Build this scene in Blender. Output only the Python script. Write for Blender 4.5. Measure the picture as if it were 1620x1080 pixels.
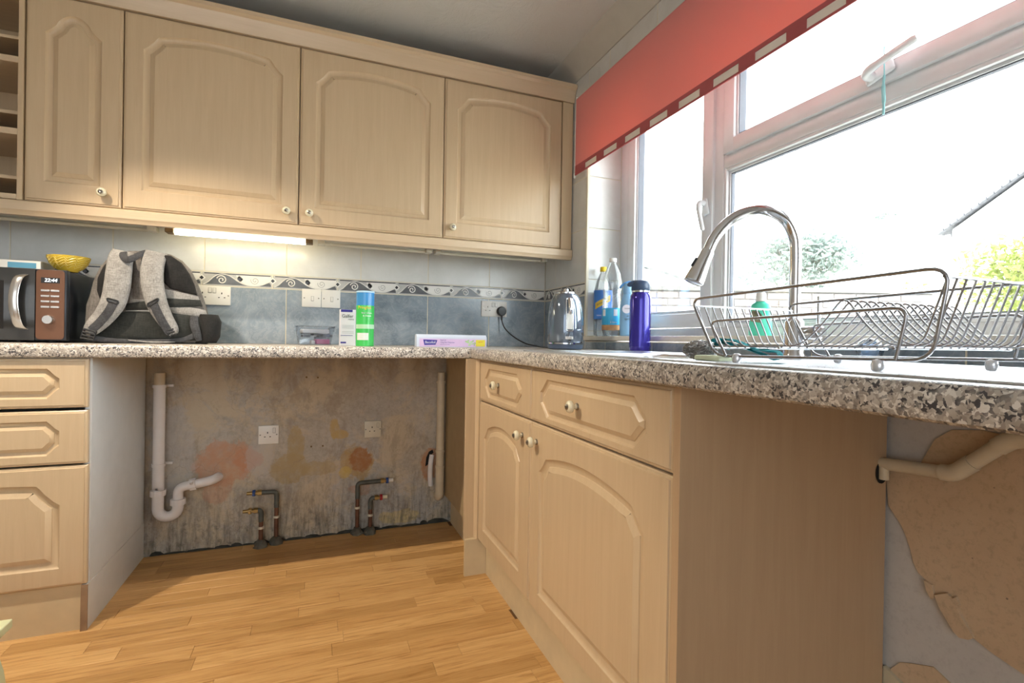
import bpy, bmesh, math, random
from mathutils import Vector, Matrix
R = math.radians
sc = bpy.context.scene
COL = sc.collection
for o in list(bpy.data.objects): bpy.data.objects.remove(o)

# ------------------------------------------------------------------ camera, world, lights, exposure
cd = bpy.data.cameras.new('camera'); cam = bpy.data.objects.new('camera', cd); COL.objects.link(cam); sc.camera = cam
F = 794.76; cd.sensor_width = 36; cd.lens = 36*F/1620; cd.clip_start = 0.02; cd.clip_end = 200
_r = Vector((0.93162066, -0.36305933, 0.01645819)); _u = Vector((-0.01429795, 0.00863668, 0.99986048)); _w = Vector((0.36315082, 0.931726, -0.0028551))
cam.matrix_world = Matrix(((_r.x, _u.x, -_w.x, -1.2152), (_r.y, _u.y, -_w.y, -2.6105), (_r.z, _u.z, -_w.z, 0.9693), (0, 0, 0, 1)))

wd = bpy.data.worlds.new('sky'); sc.world = wd; wd.use_nodes = True
bg = wd.node_tree.nodes['Background']; bg.inputs[0].default_value = (0.90, 0.965, 1.0, 1); bg.inputs[1].default_value = 11.0
vs = sc.view_settings; vs.view_transform = 'Standard'; vs.look = 'None'; vs.gamma = 1; vs.use_curve_mapping = False; vs.exposure = 0.3

def light(name, kind, loc, energy, color, size=None, sizey=None, rot=(0, 0, 0), **k):
    l = bpy.data.lights.new(name, kind); l.energy = energy; l.color = color
    o = bpy.data.objects.new(name, l); COL.objects.link(o); o.location = loc; o.rotation_euler = rot
    if size:
        if kind == 'AREA':
            l.shape = 'RECTANGLE'; l.size = size; l.size_y = sizey or size
        else: l.shadow_soft_size = size
    for a, b in k.items(): setattr(l, a, b)
    return o
sun = light('sun', 'SUN', (6, -6, 8), 5.0, (1, .96, .88), rot=(R(48), 0, R(-20)), angle=R(2))
# unseen cool fill light added behind the camera to brighten the room
light('room_fill', 'AREA', (-2.3, -4.75, 1.35), 32, (.90, .96, 1), 2.6, 1.9, rot=(R(90), 0, 0))
for x, e, aim in ((-2.3, 92, (-1.15, -.72, 0)), (-1.9, 17, (-1.7, -1.0, 0)), (-1.5, 17, (-1.3, -1.0, 0))):      # three bulbs of the ceiling spotlight bar
    q_ = (Vector(aim)-Vector((x, -1.08, 2.19))).to_track_quat('-Z', 'Y').to_euler()
    light('bulb', 'SPOT', (x, -1.08, 2.19), e, (1, .86, .68), .02, rot=q_, spot_size=R(80), spot_blend=.45)

# ------------------------------------------------------------------ mesh helpers
FR = {}
I4 = Matrix.Identity(4)
def sett(o, label=None, cat=None, group=None, kind=None):
    if label: o['label'] = label
    if cat: o['category'] = cat
    if group: o['group'] = group
    if kind: o['kind'] = kind
    return o
def thing(name, label, cat, loc=(0, 0, 0), rz=0, group=None, M=None):
    o = bpy.data.objects.new(name, None); COL.objects.link(o); o.empty_display_size = .05
    m = M if M is not None else Matrix.Translation(loc) @ Matrix.Rotation(rz, 4, 'Z')
    o.matrix_world = m; FR[o.name] = m
    return sett(o, label, cat, group)
def build(name, bm, mat, parent=None, local=False, smooth=None, loc=None, label=None, cat=None, group=None, kind=None):
    """bm holds world coordinates (or the parent's own frame when local)."""
    if parent is not None:
        m = FR[parent.name]
        if not local: bm.transform(m.inverted())
    else:
        m = Matrix.Translation(loc) if loc is not None else I4
        if not local: bm.transform(m.inverted())
    bmesh.ops.recalc_face_normals(bm, faces=bm.faces)
    me = bpy.data.meshes.new(name); bm.to_mesh(me); bm.free()
    if mat is not None:
        for mm in (mat if isinstance(mat, (list, tuple)) else [mat]): me.materials.append(mm)
    if smooth is not None:
        me.polygons.foreach_set('use_smooth', [True]*len(me.polygons)); me.set_sharp_from_angle(angle=R(smooth))
    o = bpy.data.objects.new(name, me); COL.objects.link(o)
    if parent is not None: o.parent = parent
    elif loc is not None: o.location = loc
    FR[o.name] = m
    return sett(o, label, cat, group, kind)
def dup(root, loc, rz=None, label=None, group=None):
    c = root.copy(); COL.objects.link(c); c.location = loc
    if rz is not None: c.rotation_euler = (0, 0, rz)
    if label: c['label'] = label
    if group: c['group'] = group
    for ch in list(root.children):
        d = ch.copy(); COL.objects.link(d); d.parent = c
        for g in list(ch.children):
            e = g.copy(); COL.objects.link(e); e.parent = d
    return c
def new(): return bmesh.new()
def box(bm, x0, x1, y0, y1, z0, z1, bev=0, seg=2, M=None):
    if x0 > x1: x0, x1 = x1, x0
    if y0 > y1: y0, y1 = y1, y0
    if z0 > z1: z0, z1 = z1, z0
    vs_ = [bm.verts.new((x, y, z)) for z in (z0, z1) for y in (y0, y1) for x in (x0, x1)]
    fs = [bm.faces.new([vs_[i] for i in f]) for f in ((0, 2, 3, 1), (4, 5, 7, 6), (0, 1, 5, 4), (2, 6, 7, 3), (0, 4, 6, 2), (1, 3, 7, 5))]
    vl = vs_
    if bev:
        es = list({e for f in fs for e in f.edges})
        r = bmesh.ops.bevel(bm, geom=es, offset=bev, segments=seg, affect='EDGES', profile=.5)
        vl = list({v for f in r['faces'] for v in f.verts} | {v for v in vs_ if v.is_valid})
    if M is not None: bmesh.ops.transform(bm, matrix=M, verts=vl)
    return bm
def B(*a, **k): return box(new(), *a, **k)
def tube(bm, pts, r, seg=8, closed=False, caps=True):
    pts = [Vector(p) for p in pts]; n = len(pts)
    rs = r if isinstance(r, (list, tuple)) else [r]*n
    rings = []; nrm = None
    for i in range(n):
        if closed: t = pts[(i+1) % n]-pts[i-1]
        else: t = pts[min(i+1, n-1)]-pts[max(i-1, 0)]
        t.normalize()
        if nrm is None:
            a = Vector((0, 0, 1)) if abs(t.z) < .9 else Vector((1, 0, 0))
            nrm = (a-t*a.dot(t)).normalized()
        else:
            nrm = nrm-t*nrm.dot(t)
            if nrm.length < 1e-6: nrm = t.orthogonal()
            nrm.normalize()
        b = t.cross(nrm)
        rings.append([bm.verts.new(pts[i]+(nrm*math.cos(2*math.pi*k/seg)+b*math.sin(2*math.pi*k/seg))*rs[i]) for k in range(seg)])
    for i in range(n if closed else n-1):
        A, Bq = rings[i], rings[(i+1) % n]
        for k in range(seg): bm.faces.new((A[k], A[(k+1) % seg], Bq[(k+1) % seg], Bq[k]))
    if caps and not closed:
        bm.faces.new(rings[0][::-1]); bm.faces.new(rings[-1])
    return bm
def arc(p0, c, p1, n=5):
    """rounded corner from p0 to p1 with control point c"""
    p0, c, p1 = Vector(p0), Vector(c), Vector(p1)
    return [p0*(1-t)**2+c*2*t*(1-t)+p1*t*t for t in [i/n for i in range(n+1)]]
def rpath(pts, r, n=5, closed=False):
    """polyline with rounded corners"""
    pts = [Vector(p) for p in pts]; out = []; N = len(pts)
    for i in range(N):
        if not closed and i in (0, N-1): out.append(pts[i]); continue
        a, p, b = pts[i-1], pts[i], pts[(i+1) % N]
        ra = min(r, (a-p).length*.48); rb = min(r, (b-p).length*.48)
        out += arc(p+(a-p).normalized()*ra, p, p+(b-p).normalized()*rb, n)
    return out
def lathe(bm, prof, c=(0, 0, 0), seg=24, sx=1, sy=1):
    rings = []
    for (r, z) in prof:
        if r < 1e-5: rings.append([bm.verts.new((c[0], c[1], c[2]+z))])
        else: rings.append([bm.verts.new((c[0]+sx*r*math.cos(2*math.pi*k/seg), c[1]+sy*r*math.sin(2*math.pi*k/seg), c[2]+z)) for k in range(seg)])
    for A, Bq in zip(rings, rings[1:]):
        for k in range(seg):
            a, b = A[k % len(A)], A[(k+1) % len(A)]; d, e = Bq[k % len(Bq)], Bq[(k+1) % len(Bq)]
            f = []
            for v in (a, b, e, d):
                if v not in f: f.append(v)
            if len(f) > 2: bm.faces.new(f)
    if len(rings[0]) > 1: bm.faces.new(rings[0][::-1])
    if len(rings[-1]) > 1: bm.faces.new(rings[-1])
    return bm
def prism(bm, poly, fn, d0, d1):
    """poly of 2d points; fn(a,b,d) -> xyz"""
    A = [bm.verts.new(fn(a, b, d0)) for a, b in poly]; Bq = [bm.verts.new(fn(a, b, d1)) for a, b in poly]
    n = len(poly)
    for k in range(n): bm.faces.new((A[k], A[(k+1) % n], Bq[(k+1) % n], Bq[k]))
    bm.faces.new(A[::-1]); bm.faces.new(Bq)
    return bm
XZ = lambda a, b, d: (a, d, b)
YZ = lambda a, b, d: (d, a, b)
XY = lambda a, b, d: (a, b, d)
def offset(poly, d):
    """inset a counter-clockwise polygon by d"""
    n = len(poly); out = []
    for i in range(n):
        p0, p, p1 = Vector(poly[i-1]), Vector(poly[i]), Vector(poly[(i+1) % n])
        e0 = (p-p0).normalized(); e1 = (p1-p).normalized()
        n0 = Vector((-e0.y, e0.x)); n1 = Vector((-e1.y, e1.x))
        m = n0+n1
        if m.length < 1e-6: m = n0.copy()
        m = m/max(m.dot(n0), .35)
        out.append(tuple(p+m*d))
    return out
def ribbon(bm, pts, widths, th, up=None):
    """flat band along pts (x,y,z) lying in the xz plane, thickness along y"""
    n = len(pts); rows = []
    for i in range(n):
        a = Vector(pts[max(i-1, 0)]); b = Vector(pts[min(i+1, n-1)]); t = (b-a).normalized()
        s = Vector((t.z, 0, -t.x)).normalized() if up is None else t.cross(Vector(up)).normalized()
        nn = Vector((0, -1, 0)) if up is None else Vector(up)
        w = widths[i] if isinstance(widths, (list, tuple)) else widths
        p = Vector(pts[i])
        rows.append([bm.verts.new(p+s*w/2*u+nn*th*v) for u, v in ((-1, .35), (-.8, 1), (.8, 1), (1, .35), (1, 0), (-1, 0))])
    for A, Bq in zip(rows, rows[1:]):
        for k in range(6): bm.faces.new((A[k], A[(k+1) % 6], Bq[(k+1) % 6], Bq[k]))
    bm.faces.new(rows[0][::-1]); bm.faces.new(rows[-1])
    return bm
def smoothpts(pts, n=6):
    """Catmull-Rom through points"""
    P = [Vector(p) for p in pts]; out = []
    for i in range(len(P)-1):
        p0 = P[max(i-1, 0)]; p1 = P[i]; p2 = P[i+1]; p3 = P[min(i+2, len(P)-1)]
        for k in range(n):
            t = k/n
            out.append(.5*((2*p1)+(-p0+p2)*t+(2*p0-5*p1+4*p2-p3)*t*t+(-p0+3*p1-3*p2+p3)*t**3))
    out.append(P[-1]); return out
def cylpatch(bm, c, r, z0, z1, a0, a1, seg=16, th=.0004):
    """piece of a cylinder shell; angle 0 faces -y, positive towards +x"""
    rows = []
    for k in range(seg+1):
        a = R(a0+(a1-a0)*k/seg); s, q = math.sin(a), -math.cos(a)
        rows.append([bm.verts.new((c[0]+rr*s, c[1]+rr*q, c[2]+z)) for rr, z in ((r, z0), (r+th, z0), (r+th, z1), (r, z1))])
    for A, Bq in zip(rows, rows[1:]):
        for k in range(4): bm.faces.new((A[k], A[(k+1) % 4], Bq[(k+1) % 4], Bq[k]))
    bm.faces.new(rows[0][::-1]); bm.faces.new(rows[-1])
    return bm
def text_bm(s, h, ext=.0004, align='CENTER', wrap=None, sx=1.0, shear=0):
    cu = bpy.data.curves.new('t', 'FONT'); cu.body = s; cu.size = h; cu.extrude = ext; cu.align_x = align; cu.align_y = 'CENTER'; cu.resolution_u = 2; cu.shear = shear
    ob = bpy.data.objects.new('t', cu); COL.objects.link(ob)
    dg = bpy.context.evaluated_depsgraph_get(); me = bpy.data.meshes.new_from_object(ob.evaluated_get(dg))
    bm = new(); bm.from_mesh(me); bpy.data.objects.remove(ob); bpy.data.curves.remove(cu); bpy.data.meshes.remove(me)
    for v in bm.verts:
        x, y, z = v.co; x *= sx
        if wrap: a = x/wrap; rr = wrap+z+ext; v.co = (rr*math.sin(a), -rr*math.cos(a), y)
        else: v.co = (x, -z, y)
    return bm
def text(s, h, mat, parent, at, rz=0, name='lettering', tilt=0, **k):
    bm = text_bm(s, h, **k)
    bm.transform(Matrix.Translation(at) @ Matrix.Rotation(rz, 4, 'Z') @ Matrix.Rotation(tilt, 4, 'Y'))
    return build(name, bm, mat, parent, local=True)

# ------------------------------------------------------------------ materials
class NT:
    def __init__(s, name):
        s.m = bpy.data.materials.new(name); s.m.use_nodes = True; s.t = s.m.node_tree; s.b = s.t.nodes['Principled BSDF']
        s.tc = None
    def n(s, typ, **k):
        nd = s.t.nodes.new('ShaderNode'+typ)
        for a, b in k.items():
            if a.startswith('i_'):
                key = a[2:]; key = int(key) if key.isdigit() else key.replace('_', ' ')
                s.put(nd.inputs[key], b)
            else: setattr(nd, a, b)
        return nd
    def put(s, sock, v):
        if isinstance(v, bpy.types.NodeSocket): s.t.links.new(v, sock)
        elif isinstance(v, (tuple, list)) and len(v) == 3 and sock.type == 'RGBA': sock.default_value = (*v, 1)
        else: sock.default_value = v
    def co(s, scale=(1, 1, 1), rand=False, loc=(0, 0, 0)):
        if s.tc is None: s.tc = s.n('TexCoord')
        out = s.tc.outputs['Object']
        if rand:
            oi = s.n('ObjectInfo'); mul = s.n('VectorMath', operation='MULTIPLY_ADD')
            cmb = s.n('CombineXYZ'); mm = s.n('Math', operation='MULTIPLY'); s.put(mm.inputs[0], oi.outputs['Random']); mm.inputs[1].default_value = 37.0
            for i in range(3): s.put(cmb.inputs[i], mm.outputs[0])
            ad = s.n('VectorMath', operation='ADD'); s.put(ad.inputs[0], out); s.put(ad.inputs[1], cmb.outputs[0]); out = ad.outputs[0]
        mp = s.n('Mapping'); s.put(mp.inputs[0], out); mp.inputs['Scale'].default_value = scale; mp.inputs['Location'].default_value = loc
        return mp.outputs[0]
    def noise(s, co, scale=5, detail=3, rough=.5, dist=0):
        nd = s.n('TexNoise'); s.put(nd.inputs['Vector'], co); nd.inputs['Scale'].default_value = scale; nd.inputs['Detail'].default_value = detail
        nd.inputs['Roughness'].default_value = rough; nd.inputs['Distortion'].default_value = dist
        return nd.outputs['Fac']
    def vor(s, co, scale=50, feature='F1', out='Distance', rnd=1):
        nd = s.n('TexVoronoi', feature=feature); s.put(nd.inputs['Vector'], co); nd.inputs['Scale'].default_value = scale; nd.inputs['Randomness'].default_value = rnd
        return nd.outputs[out]
    def ramp(s, fac, *st):
        nd = s.n('ValToRGB'); s.put(nd.inputs[0], fac); e = nd.color_ramp.elements
        while len(e) < len(st): e.new(.5)
        for el, (p, c) in zip(e, st):
            el.position = p; el.color = (*c, 1) if isinstance(c, tuple) else (c, c, c, 1)
        return nd.outputs[0]
    def mix(s, fac, a, b, typ='MIX'):
        nd = s.n('Mix', data_type='RGBA', blend_type=typ); s.put(nd.inputs[0], fac); s.put(nd.inputs[6], a); s.put(nd.inputs[7], b)
        return nd.outputs[2]
    def mul(s, a, b, op='MULTIPLY'):
        nd = s.n('Math', operation=op); s.put(nd.inputs[0], a); s.put(nd.inputs[1], b); return nd.outputs[0]
    def bump(s, h, strength=.3, dist=.002):
        nd = s.n('Bump'); s.put(nd.inputs['Height'], h); nd.inputs['Strength'].default_value = strength; nd.inputs['Distance'].default_value = dist
        s.put(s.b.inputs['Normal'], nd.outputs[0])
    def fin(s, color, rough=.5, **k):
        s.put(s.b.inputs['Base Color'], color); s.put(s.b.inputs['Roughness'], rough)
        for a, b in k.items(): s.put(s.b.inputs[a.replace('_', ' ')], b)
        return s.m
def plain(name, color, rough=.5, var=.06, **k):
    """a plain finish with a little procedural unevenness"""
    t = NT(name); n = t.noise(t.co(), 18, 3); c = Vector(color)
    return t.fin(t.ramp(n, (.3, tuple(c*(1-var))), (.7, tuple(min(x*(1+var), 1) for x in c))), rough, **k)

def wood(name, axis, a, b, rough=.30, coat=0.0, fine=1.0):
    t = NT(name); sc_ = [16*fine, 16*fine, 16*fine]; sc_[axis] = 1.1*fine
    n1 = t.noise(t.co(tuple(sc_), rand=True), 3.2, 4, .6, .4)
    s2 = [90, 90, 90]; s2[axis] = 3
    n2 = t.noise(t.co(tuple(s2), rand=True), 3, 2, .6)
    f = t.mul(t.mul(n1, .75), t.mul(n2, .25), 'ADD')
    t.bump(f, .04, .0006)
    return t.fin(t.ramp(f, (.20, a), (.52, tuple((x+y)/2 for x, y in zip(a, b))), (.84, b)), rough, Coat_Weight=coat, Coat_Roughness=.25)
MAPLE_V = wood('maple_upright_grain', 2, (.54, .395, .24), (.63, .48, .31))
MAPLE_H = wood('maple_level_grain', 0, (.55, .415, .265), (.65, .505, .345))
MAPLE_HY = wood('maple_level_grain_side', 1, (.57, .405, .24), (.68, .51, .33))
MAPLE_D = wood('maple_gable', 2, (.46, .31, .185), (.54, .375, .225), .5)
CARCASS = plain('white_melamine', (.70, .72, .72), .45, .03)
BEIGE = plain('beige_laminate_panel', (.40, .30, .17), .55, .05)
PLINTH = plain('cream_plinth', (.62, .50, .32), .45, .05)
CHIPS = plain('raw_chipboard', (.30, .19, .11), .9, .2)
CERAMIC = plain('cream_ceramic', (.74, .68, .5), .15, .02)
PEWTER = plain('pewter', (.32, .30, .27), .3, .1, Metallic=1.0)
WHITE_P = plain('white_plastic', (.80, .78, .74), .3, .02)
WHITE_D = plain('dingy_white_plastic', (.62, .58, .47), .4, .06)
PVC = plain('white_upvc', (.68, .69, .71), .22, .02)
GASKET = plain('grey_gasket', (.12, .13, .16), .6, .05)
PIPEW = plain('white_waste_pipe', (.78, .76, .76), .25, .04)
PIPEC = plain('cream_waste_pipe', (.64, .55, .40), .35, .08)
ROCKSHADE = plain('rocker_shade_grey', (.22, .21, .20), .6, .05)
BLACK = plain('black_plastic', (.012, .012, .013), .35, .1)
DARKHOLE = plain('dark_opening', (.006, .006, .006), .8, .1)
CHROME = plain('chrome', (.70, .72, .76), .09, .02, Metallic=1.0)
WIRE = plain('chrome_wire', (.40, .40, .42), .25, .03, Metallic=1.0)
GROUT = plain('cream_grout', (.70, .64, .50), .8, .05)
COPPER = plain('aged_copper', (.17, .085, .055), .5, .25, Metallic=.5)
OXID = plain('oxidised_copper', (.10, .11, .10), .6, .3, Metallic=.4)
BRASS = plain('dull_brass', (.35, .25, .10), .4, .2, Metallic=.8)
CEMENT = plain('dark_cement', (.05, .052, .045), .95, .4)
CEMENT2 = plain('grey_cement', (.10, .095, .075), .95, .5)
BLUE = plain('blue_lever', (.02, .07, .28), .4, .1)
RED = plain('red_lever', (.38, .02, .03), .4, .1)
STAINB = plain('brown_stained_plastic', (.16, .10, .04), .6, .4)

def steel():
    t = NT('brushed_steel'); n = t.noise(t.co((3, 120, 3)), 4, 3)
    t.bump(n, .03, .0004)
    return t.fin((.74, .76, .79), t.ramp(n, (.3, .26), (.7, .38)), Metallic=1.0)
STEEL = steel()

def granite():
    t = NT('speckled_granite_laminate'); co = t.co()
    base = t.ramp(t.noise(co, 30, 3), (.35, (.38, .335, .29)), (.5, (.50, .45, .39)), (.68, (.60, .56, .51)))
    warp = t.n('VectorMath', operation='ADD'); t.put(warp.inputs[0], co)
    nn = t.n('TexNoise'); t.put(nn.inputs['Vector'], co); nn.inputs['Scale'].default_value = 130
    ms = t.n('VectorMath', operation='SCALE'); t.put(ms.inputs[0], nn.outputs['Color']); ms.inputs['Scale'].default_value = .012; t.put(warp.inputs[1], ms.outputs[0])
    w = warp.outputs[0]
    cell = t.vor(w, 260, out='Color'); sep = t.n('SeparateColor'); t.put(sep.inputs[0], cell)
    dark = t.ramp(sep.outputs[0], (.74, 0.0), (.78, 1.0)); lite = t.ramp(sep.outputs[1], (.70, 0.0), (.76, 1.0)); mid = t.ramp(sep.outputs[2], (.62, 0.0), (.7, 1.0))
    clump = t.ramp(t.noise(co, 55, 2), (.38, .55), (.52, 1.0))
    c = t.mix(t.mul(mid, .7), base, (.30, .25, .22)); c = t.mix(t.mul(lite, .8), c, (.84, .80, .74))
    c = t.mix(t.mul(dark, clump), c, (.075, .07, .075))
    return t.fin(c, .3)
GRANITE = granite()
def tilem(name, a, b, vein, rough, vs_=.35):
    t = NT(name); co = t.co(rand=True)
    base = t.ramp(t.noise(co, 9, 5, .65, .6), (.32, a), (.68, b))
    v = t.ramp(t.noise(co, 7, 6, .7, 3.0), (.47, 0.0), (.5, 1.0), (.53, 0.0))
    c = t.mix(t.mul(v, vs_), base, vein)
    t.bump(t.noise(co, 14, 2), .08, .002)
    return t.fin(c, rough, Specular_IOR_Level=.55)
TILE_L = tilem('pale_wall_tile', (.62, .625, .605), (.69, .695, .68), (.62, .61, .58), .23, .15)
TILE_G = tilem('slate_grey_tile', (.165, .205, .245), (.285, .335, .385), (.46, .48, .50), .2, .28)
BT_BASE = tilem('border_tile_pale', (.44, .435, .42), (.52, .515, .50), (.6, .6, .6), .18, .2)
BT_GREY = plain('border_grey_glaze', (.11, .115, .125), .25, .25)
BT_LINE = plain('border_white_relief', (.76, .75, .72), .2, .03)
BT_PALE = plain('border_pale_relief', (.40, .40, .40), .25, .05)
BT_DARK = plain('border_dark_inlay', (.035, .035, .04), .2, .1)

def blob(t, px, pz, cx, cz, rx, rz, wob, soft=.06):
    """mask of an irregular stain centred at (cx, cz)"""
    a = t.mul(t.mul(px, -cx, 'ADD'), 1/rx); b = t.mul(t.mul(pz, -cz, 'ADD'), 1/rz)
    d = t.mul(t.mul(t.mul(a, a), t.mul(b, b), 'ADD'), .5, 'POWER')
    d = t.mul(d, t.mul(wob, 1.5, 'MULTIPLY'), 'ADD')
    return t.ramp(d, (min(.999, 1.0), 1.0), (1.0, 0.0)) if False else t.mul(t.n('MapRange', i_0=d, i_1=1.75-soft*1.3, i_2=1.75+soft*1.3, i_3=1.0, i_4=0.0).outputs[0], 1.0)
def plaster_back():
    t = NT('stained_bare_plaster'); co = t.co()
    sp = t.n('SeparateXYZ'); t.put(sp.inputs[0], t.co((1, 1, 1))); px, pz = sp.outputs[0], sp.outputs[2]
    big = t.noise(co, 2.4, 4, .6, .5)
    c = t.ramp(big, (.3, (.42, .37, .30)), (.5, (.51, .46, .38)), (.7, (.57, .53, .47)))
    cool = t.ramp(t.noise(t.co(loc=(3, 1, 2)), 2.2, 3), (.42, 0.0), (.62, 1.0)); c = t.mix(t.mul(cool, .6), c, (.44, .455, .47))
    fine = t.noise(co, 60, 5, .7); c = t.mix(t.ramp(fine, (.42, 0.0), (.72, .5)), c, (.26, .22, .165)); c = t.mix(t.ramp(t.noise(t.co(loc=(7, 2, 1)), 6.5, 6, .7), (.5, 0.0), (.7, .5)), c, (.33, .27, .20))
    wob = t.noise(t.co(loc=(1, 0, 5)), 15, 8, .74)
    c = t.mix(t.ramp(t.noise(t.co(loc=(4, 9, 3)), 4.2, 6, .72, .6), (.47, 0.0), (.56, .75)), c, (.58, .49, .35))
    c = t.mix(t.ramp(t.noise(t.co((1.6, 1, .8), loc=(2, 5, 8)), 5.5, 7, .75, .4), (.54, 0.0), (.62, .42)), c, (.28, .22, .16))
    patchy = t.ramp(t.noise(co, 34, 5, .7), (.3, .55), (.6, 1.0))
    for cx, cz, rx, rz, colr, k in (
            (-1.595, .385, .125, .105, (.54, .30, .19), .85), (-1.50, .395, .06, .05, (.55, .28, .17), .8), (-1.63, .26, .06, .06, (.50, .28, .19), .6),
            (-1.80, .45, .09, .2, (.50, .51, .53), .45), (-1.45, .40, .06, .1, (.50, .50, .50), .5),
            (-1.33, .34, .085, .07, (.42, .32, .17), .85), (-1.30, .44, .04, .10, (.42, .32, .17), .85), (-1.20, .33, .09, .035, (.42, .32, .17), .7),
            (-1.125, .52, .022, .05, (.50, .36, .16), .9), (-1.10, .49, .04, .022, (.50, .36, .16), .9),
            (-1.015, .345, .075, .09, (.44, .30, .13), .9), (-1.00, .36, .05, .065, (.36, .16, .07), .9), (-1.07, .30, .03, .03, (.60, .45, .15), .8),
            (-.645, .31, .05, .08, (.45, .22, .11), .9), (-.80, .05, .11, .035, (.62, .50, .24), .8), (-1.0, .21, .05, .03, (.50, .30, .2), .6)):
        c = t.mix(t.mul(t.mul(blob(t, px, pz, cx, cz, rx, rz, wob), k*1.0), patchy), c, colr)
    # brown wash high under the worktop, mould low by the floor, vertical runs
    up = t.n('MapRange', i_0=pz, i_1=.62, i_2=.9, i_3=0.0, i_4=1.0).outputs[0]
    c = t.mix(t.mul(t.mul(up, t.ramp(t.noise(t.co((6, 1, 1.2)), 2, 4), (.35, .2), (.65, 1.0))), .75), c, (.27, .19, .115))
    lo = t.n('MapRange', i_0=pz, i_1=.34, i_2=.02, i_3=0.0, i_4=1.0).outputs[0]
    runs = t.ramp(t.noise(t.co((22, 1, 3.0)), 2.2, 5, .7), (.44, 0.0), (.66, 1.0))
    c = t.mix(t.mul(t.mul(lo, runs), .85), c, (.10, .105, .095))
    mold = t.ramp(t.noise(t.co((1, 1, 1)), 42, 6, .75), (.52, 0.0), (.66, 1.0)); c = t.mix(t.mul(t.mul(lo, mold), .7), c, (.09, .09, .08))
    crack = t.ramp(t.vor(t.mixco(co), 3.1, 'DISTANCE_TO_EDGE'), (.0, 1.0), (.008, 0.0)); c = t.mix(t.mul(crack, .32), c, (.22, .18, .13))
    t.bump(t.mul(t.mul(fine, .5), t.mul(wob, 1.0), 'ADD'), .5, .004)
    return t.fin(c, .92)
def _mixco(self, co):
    nn = self.n('TexNoise'); self.put(nn.inputs['Vector'], co); nn.inputs['Scale'].default_value = 5; nn.inputs['Detail'].default_value = 4
    ms = self.n('VectorMath', operation='SCALE'); self.put(ms.inputs[0], nn.outputs['Color']); ms.inputs['Scale'].default_value = .35
    ad = self.n('VectorMath', operation='ADD'); self.put(ad.inputs[0], co); self.put(ad.inputs[1], ms.outputs[0]); return ad.outputs[0]
NT.mixco = _mixco
PLASTER = plaster_back()
def render_side(name, a, b, spots, grit):
    t = NT(name); co = t.co(); n1 = t.noise(co, 3.5, 5, .6); n2 = t.noise(co, 70, 4, .7)
    c = t.ramp(n1, (.32, a), (.68, b)); c = t.mix(t.ramp(n2, (.5, 0.0), (.8, grit)), c, tuple(x*.5 for x in a))
    c = t.mix(t.mul(t.ramp(t.vor(co, 26), (.035, 1.0), (.06, 0.0)), spots), c, (.06, .04, .06))
    t.bump(t.mul(n1, t.mul(n2, .3), 'ADD'), .4, .004)
    return t.fin(c, .93)
SIDE_GREY = render_side('grey_side_render', (.53, .51, .49), (.61, .59, .565), .0, .3)
SIDE_OCHRE = render_side('ochre_side_render', (.55, .395, .25), (.66, .50, .34), .7, .55)
def ceil():
    t = NT('stippled_ceiling'); co = t.co(); n1 = t.noise(co, 9, 6, .7, 1.2); n2 = t.noise(co, 2, 3)
    t.bump(n1, .55, .012); return t.fin(t.ramp(n2, (.3, (.60, .61, .59)), (.7, (.66, .67, .65))), .45)
CEIL = ceil()
COVE = plain('coving_paint', (.54, .52, .47), .6, .03)
PAINT = plain('room_wall_paint', (.62, .58, .52), .8, .03)

def floorm():
    t = NT('oak_strip'); oi = t.n('ObjectInfo'); rnd = oi.outputs['Random']
    n1 = t.noise(t.co((1.6, 26, 1), rand=True), 3, 5, .65, .9); n2 = t.noise(t.co((3, 130, 1), rand=True), 4, 3, .6)
    f = t.mul(t.mul(n1, .7), t.mul(n2, .3), 'ADD')
    c1 = t.ramp(f, (.34, (.34, .165, .05)), (.47, (.56, .32, .12)), (.66, (.68, .42, .18)))
    tint = t.ramp(rnd, (0.0, (.78, .74, .66)), (.35, (.95, .92, .88)), (.7, (1.0, 1.0, 1.0)), (1.0, (1.1, 1.12, 1.15)))
    t.bump(n2, .05, .0005)
    return t.fin(t.mix(1.0, c1, tint, 'MULTIPLY'), t.ramp(n1, (.3, .30), (.7, .4)), Specular_IOR_Level=.4)
OAK = floorm()
SUBFLOOR = plain('dark_joint', (.16, .08, .03), .8, .2)

def glass(name, tint=(1, 1, 1), refl=.06, rough=0.0):
    """thin sheet: lets light straight through, mirrors a little"""
    m = bpy.data.materials.new(name); m.use_nodes = True; t = m.node_tree; t.nodes.clear()
    o = t.nodes.new('ShaderNodeOutputMaterial'); mx = t.nodes.new('ShaderNodeMixShader'); tr = t.nodes.new('ShaderNodeBsdfTransparent'); gl = t.nodes.new('ShaderNodeBsdfGlossy')
    lw = t.nodes.new('ShaderNodeLayerWeight'); lw.inputs[0].default_value = .35
    mr = t.nodes.new('ShaderNodeMapRange'); mr.inputs[3].default_value = refl*.6; mr.inputs[4].default_value = min(1, refl*8)
    t.links.new(lw.outputs['Fresnel'], mr.inputs[0]); t.links.new(mr.outputs[0], mx.inputs[0])
    tr.inputs[0].default_value = (*tint, 1); gl.inputs['Roughness'].default_value = rough
    t.links.new(tr.outputs[0], mx.inputs[1]); t.links.new(gl.outputs[0], mx.inputs[2]); t.links.new(mx.outputs[0], o.inputs[0])
    return m
GLASS = glass('window_glass', (.97, .985, .98), .05)
CLEAR = glass('clear_bottle_plastic', (.955, .975, .98), .10, .04)
TUBC = glass('clear_tub_plastic', (.92, .95, .99), .10, .12)
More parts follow.
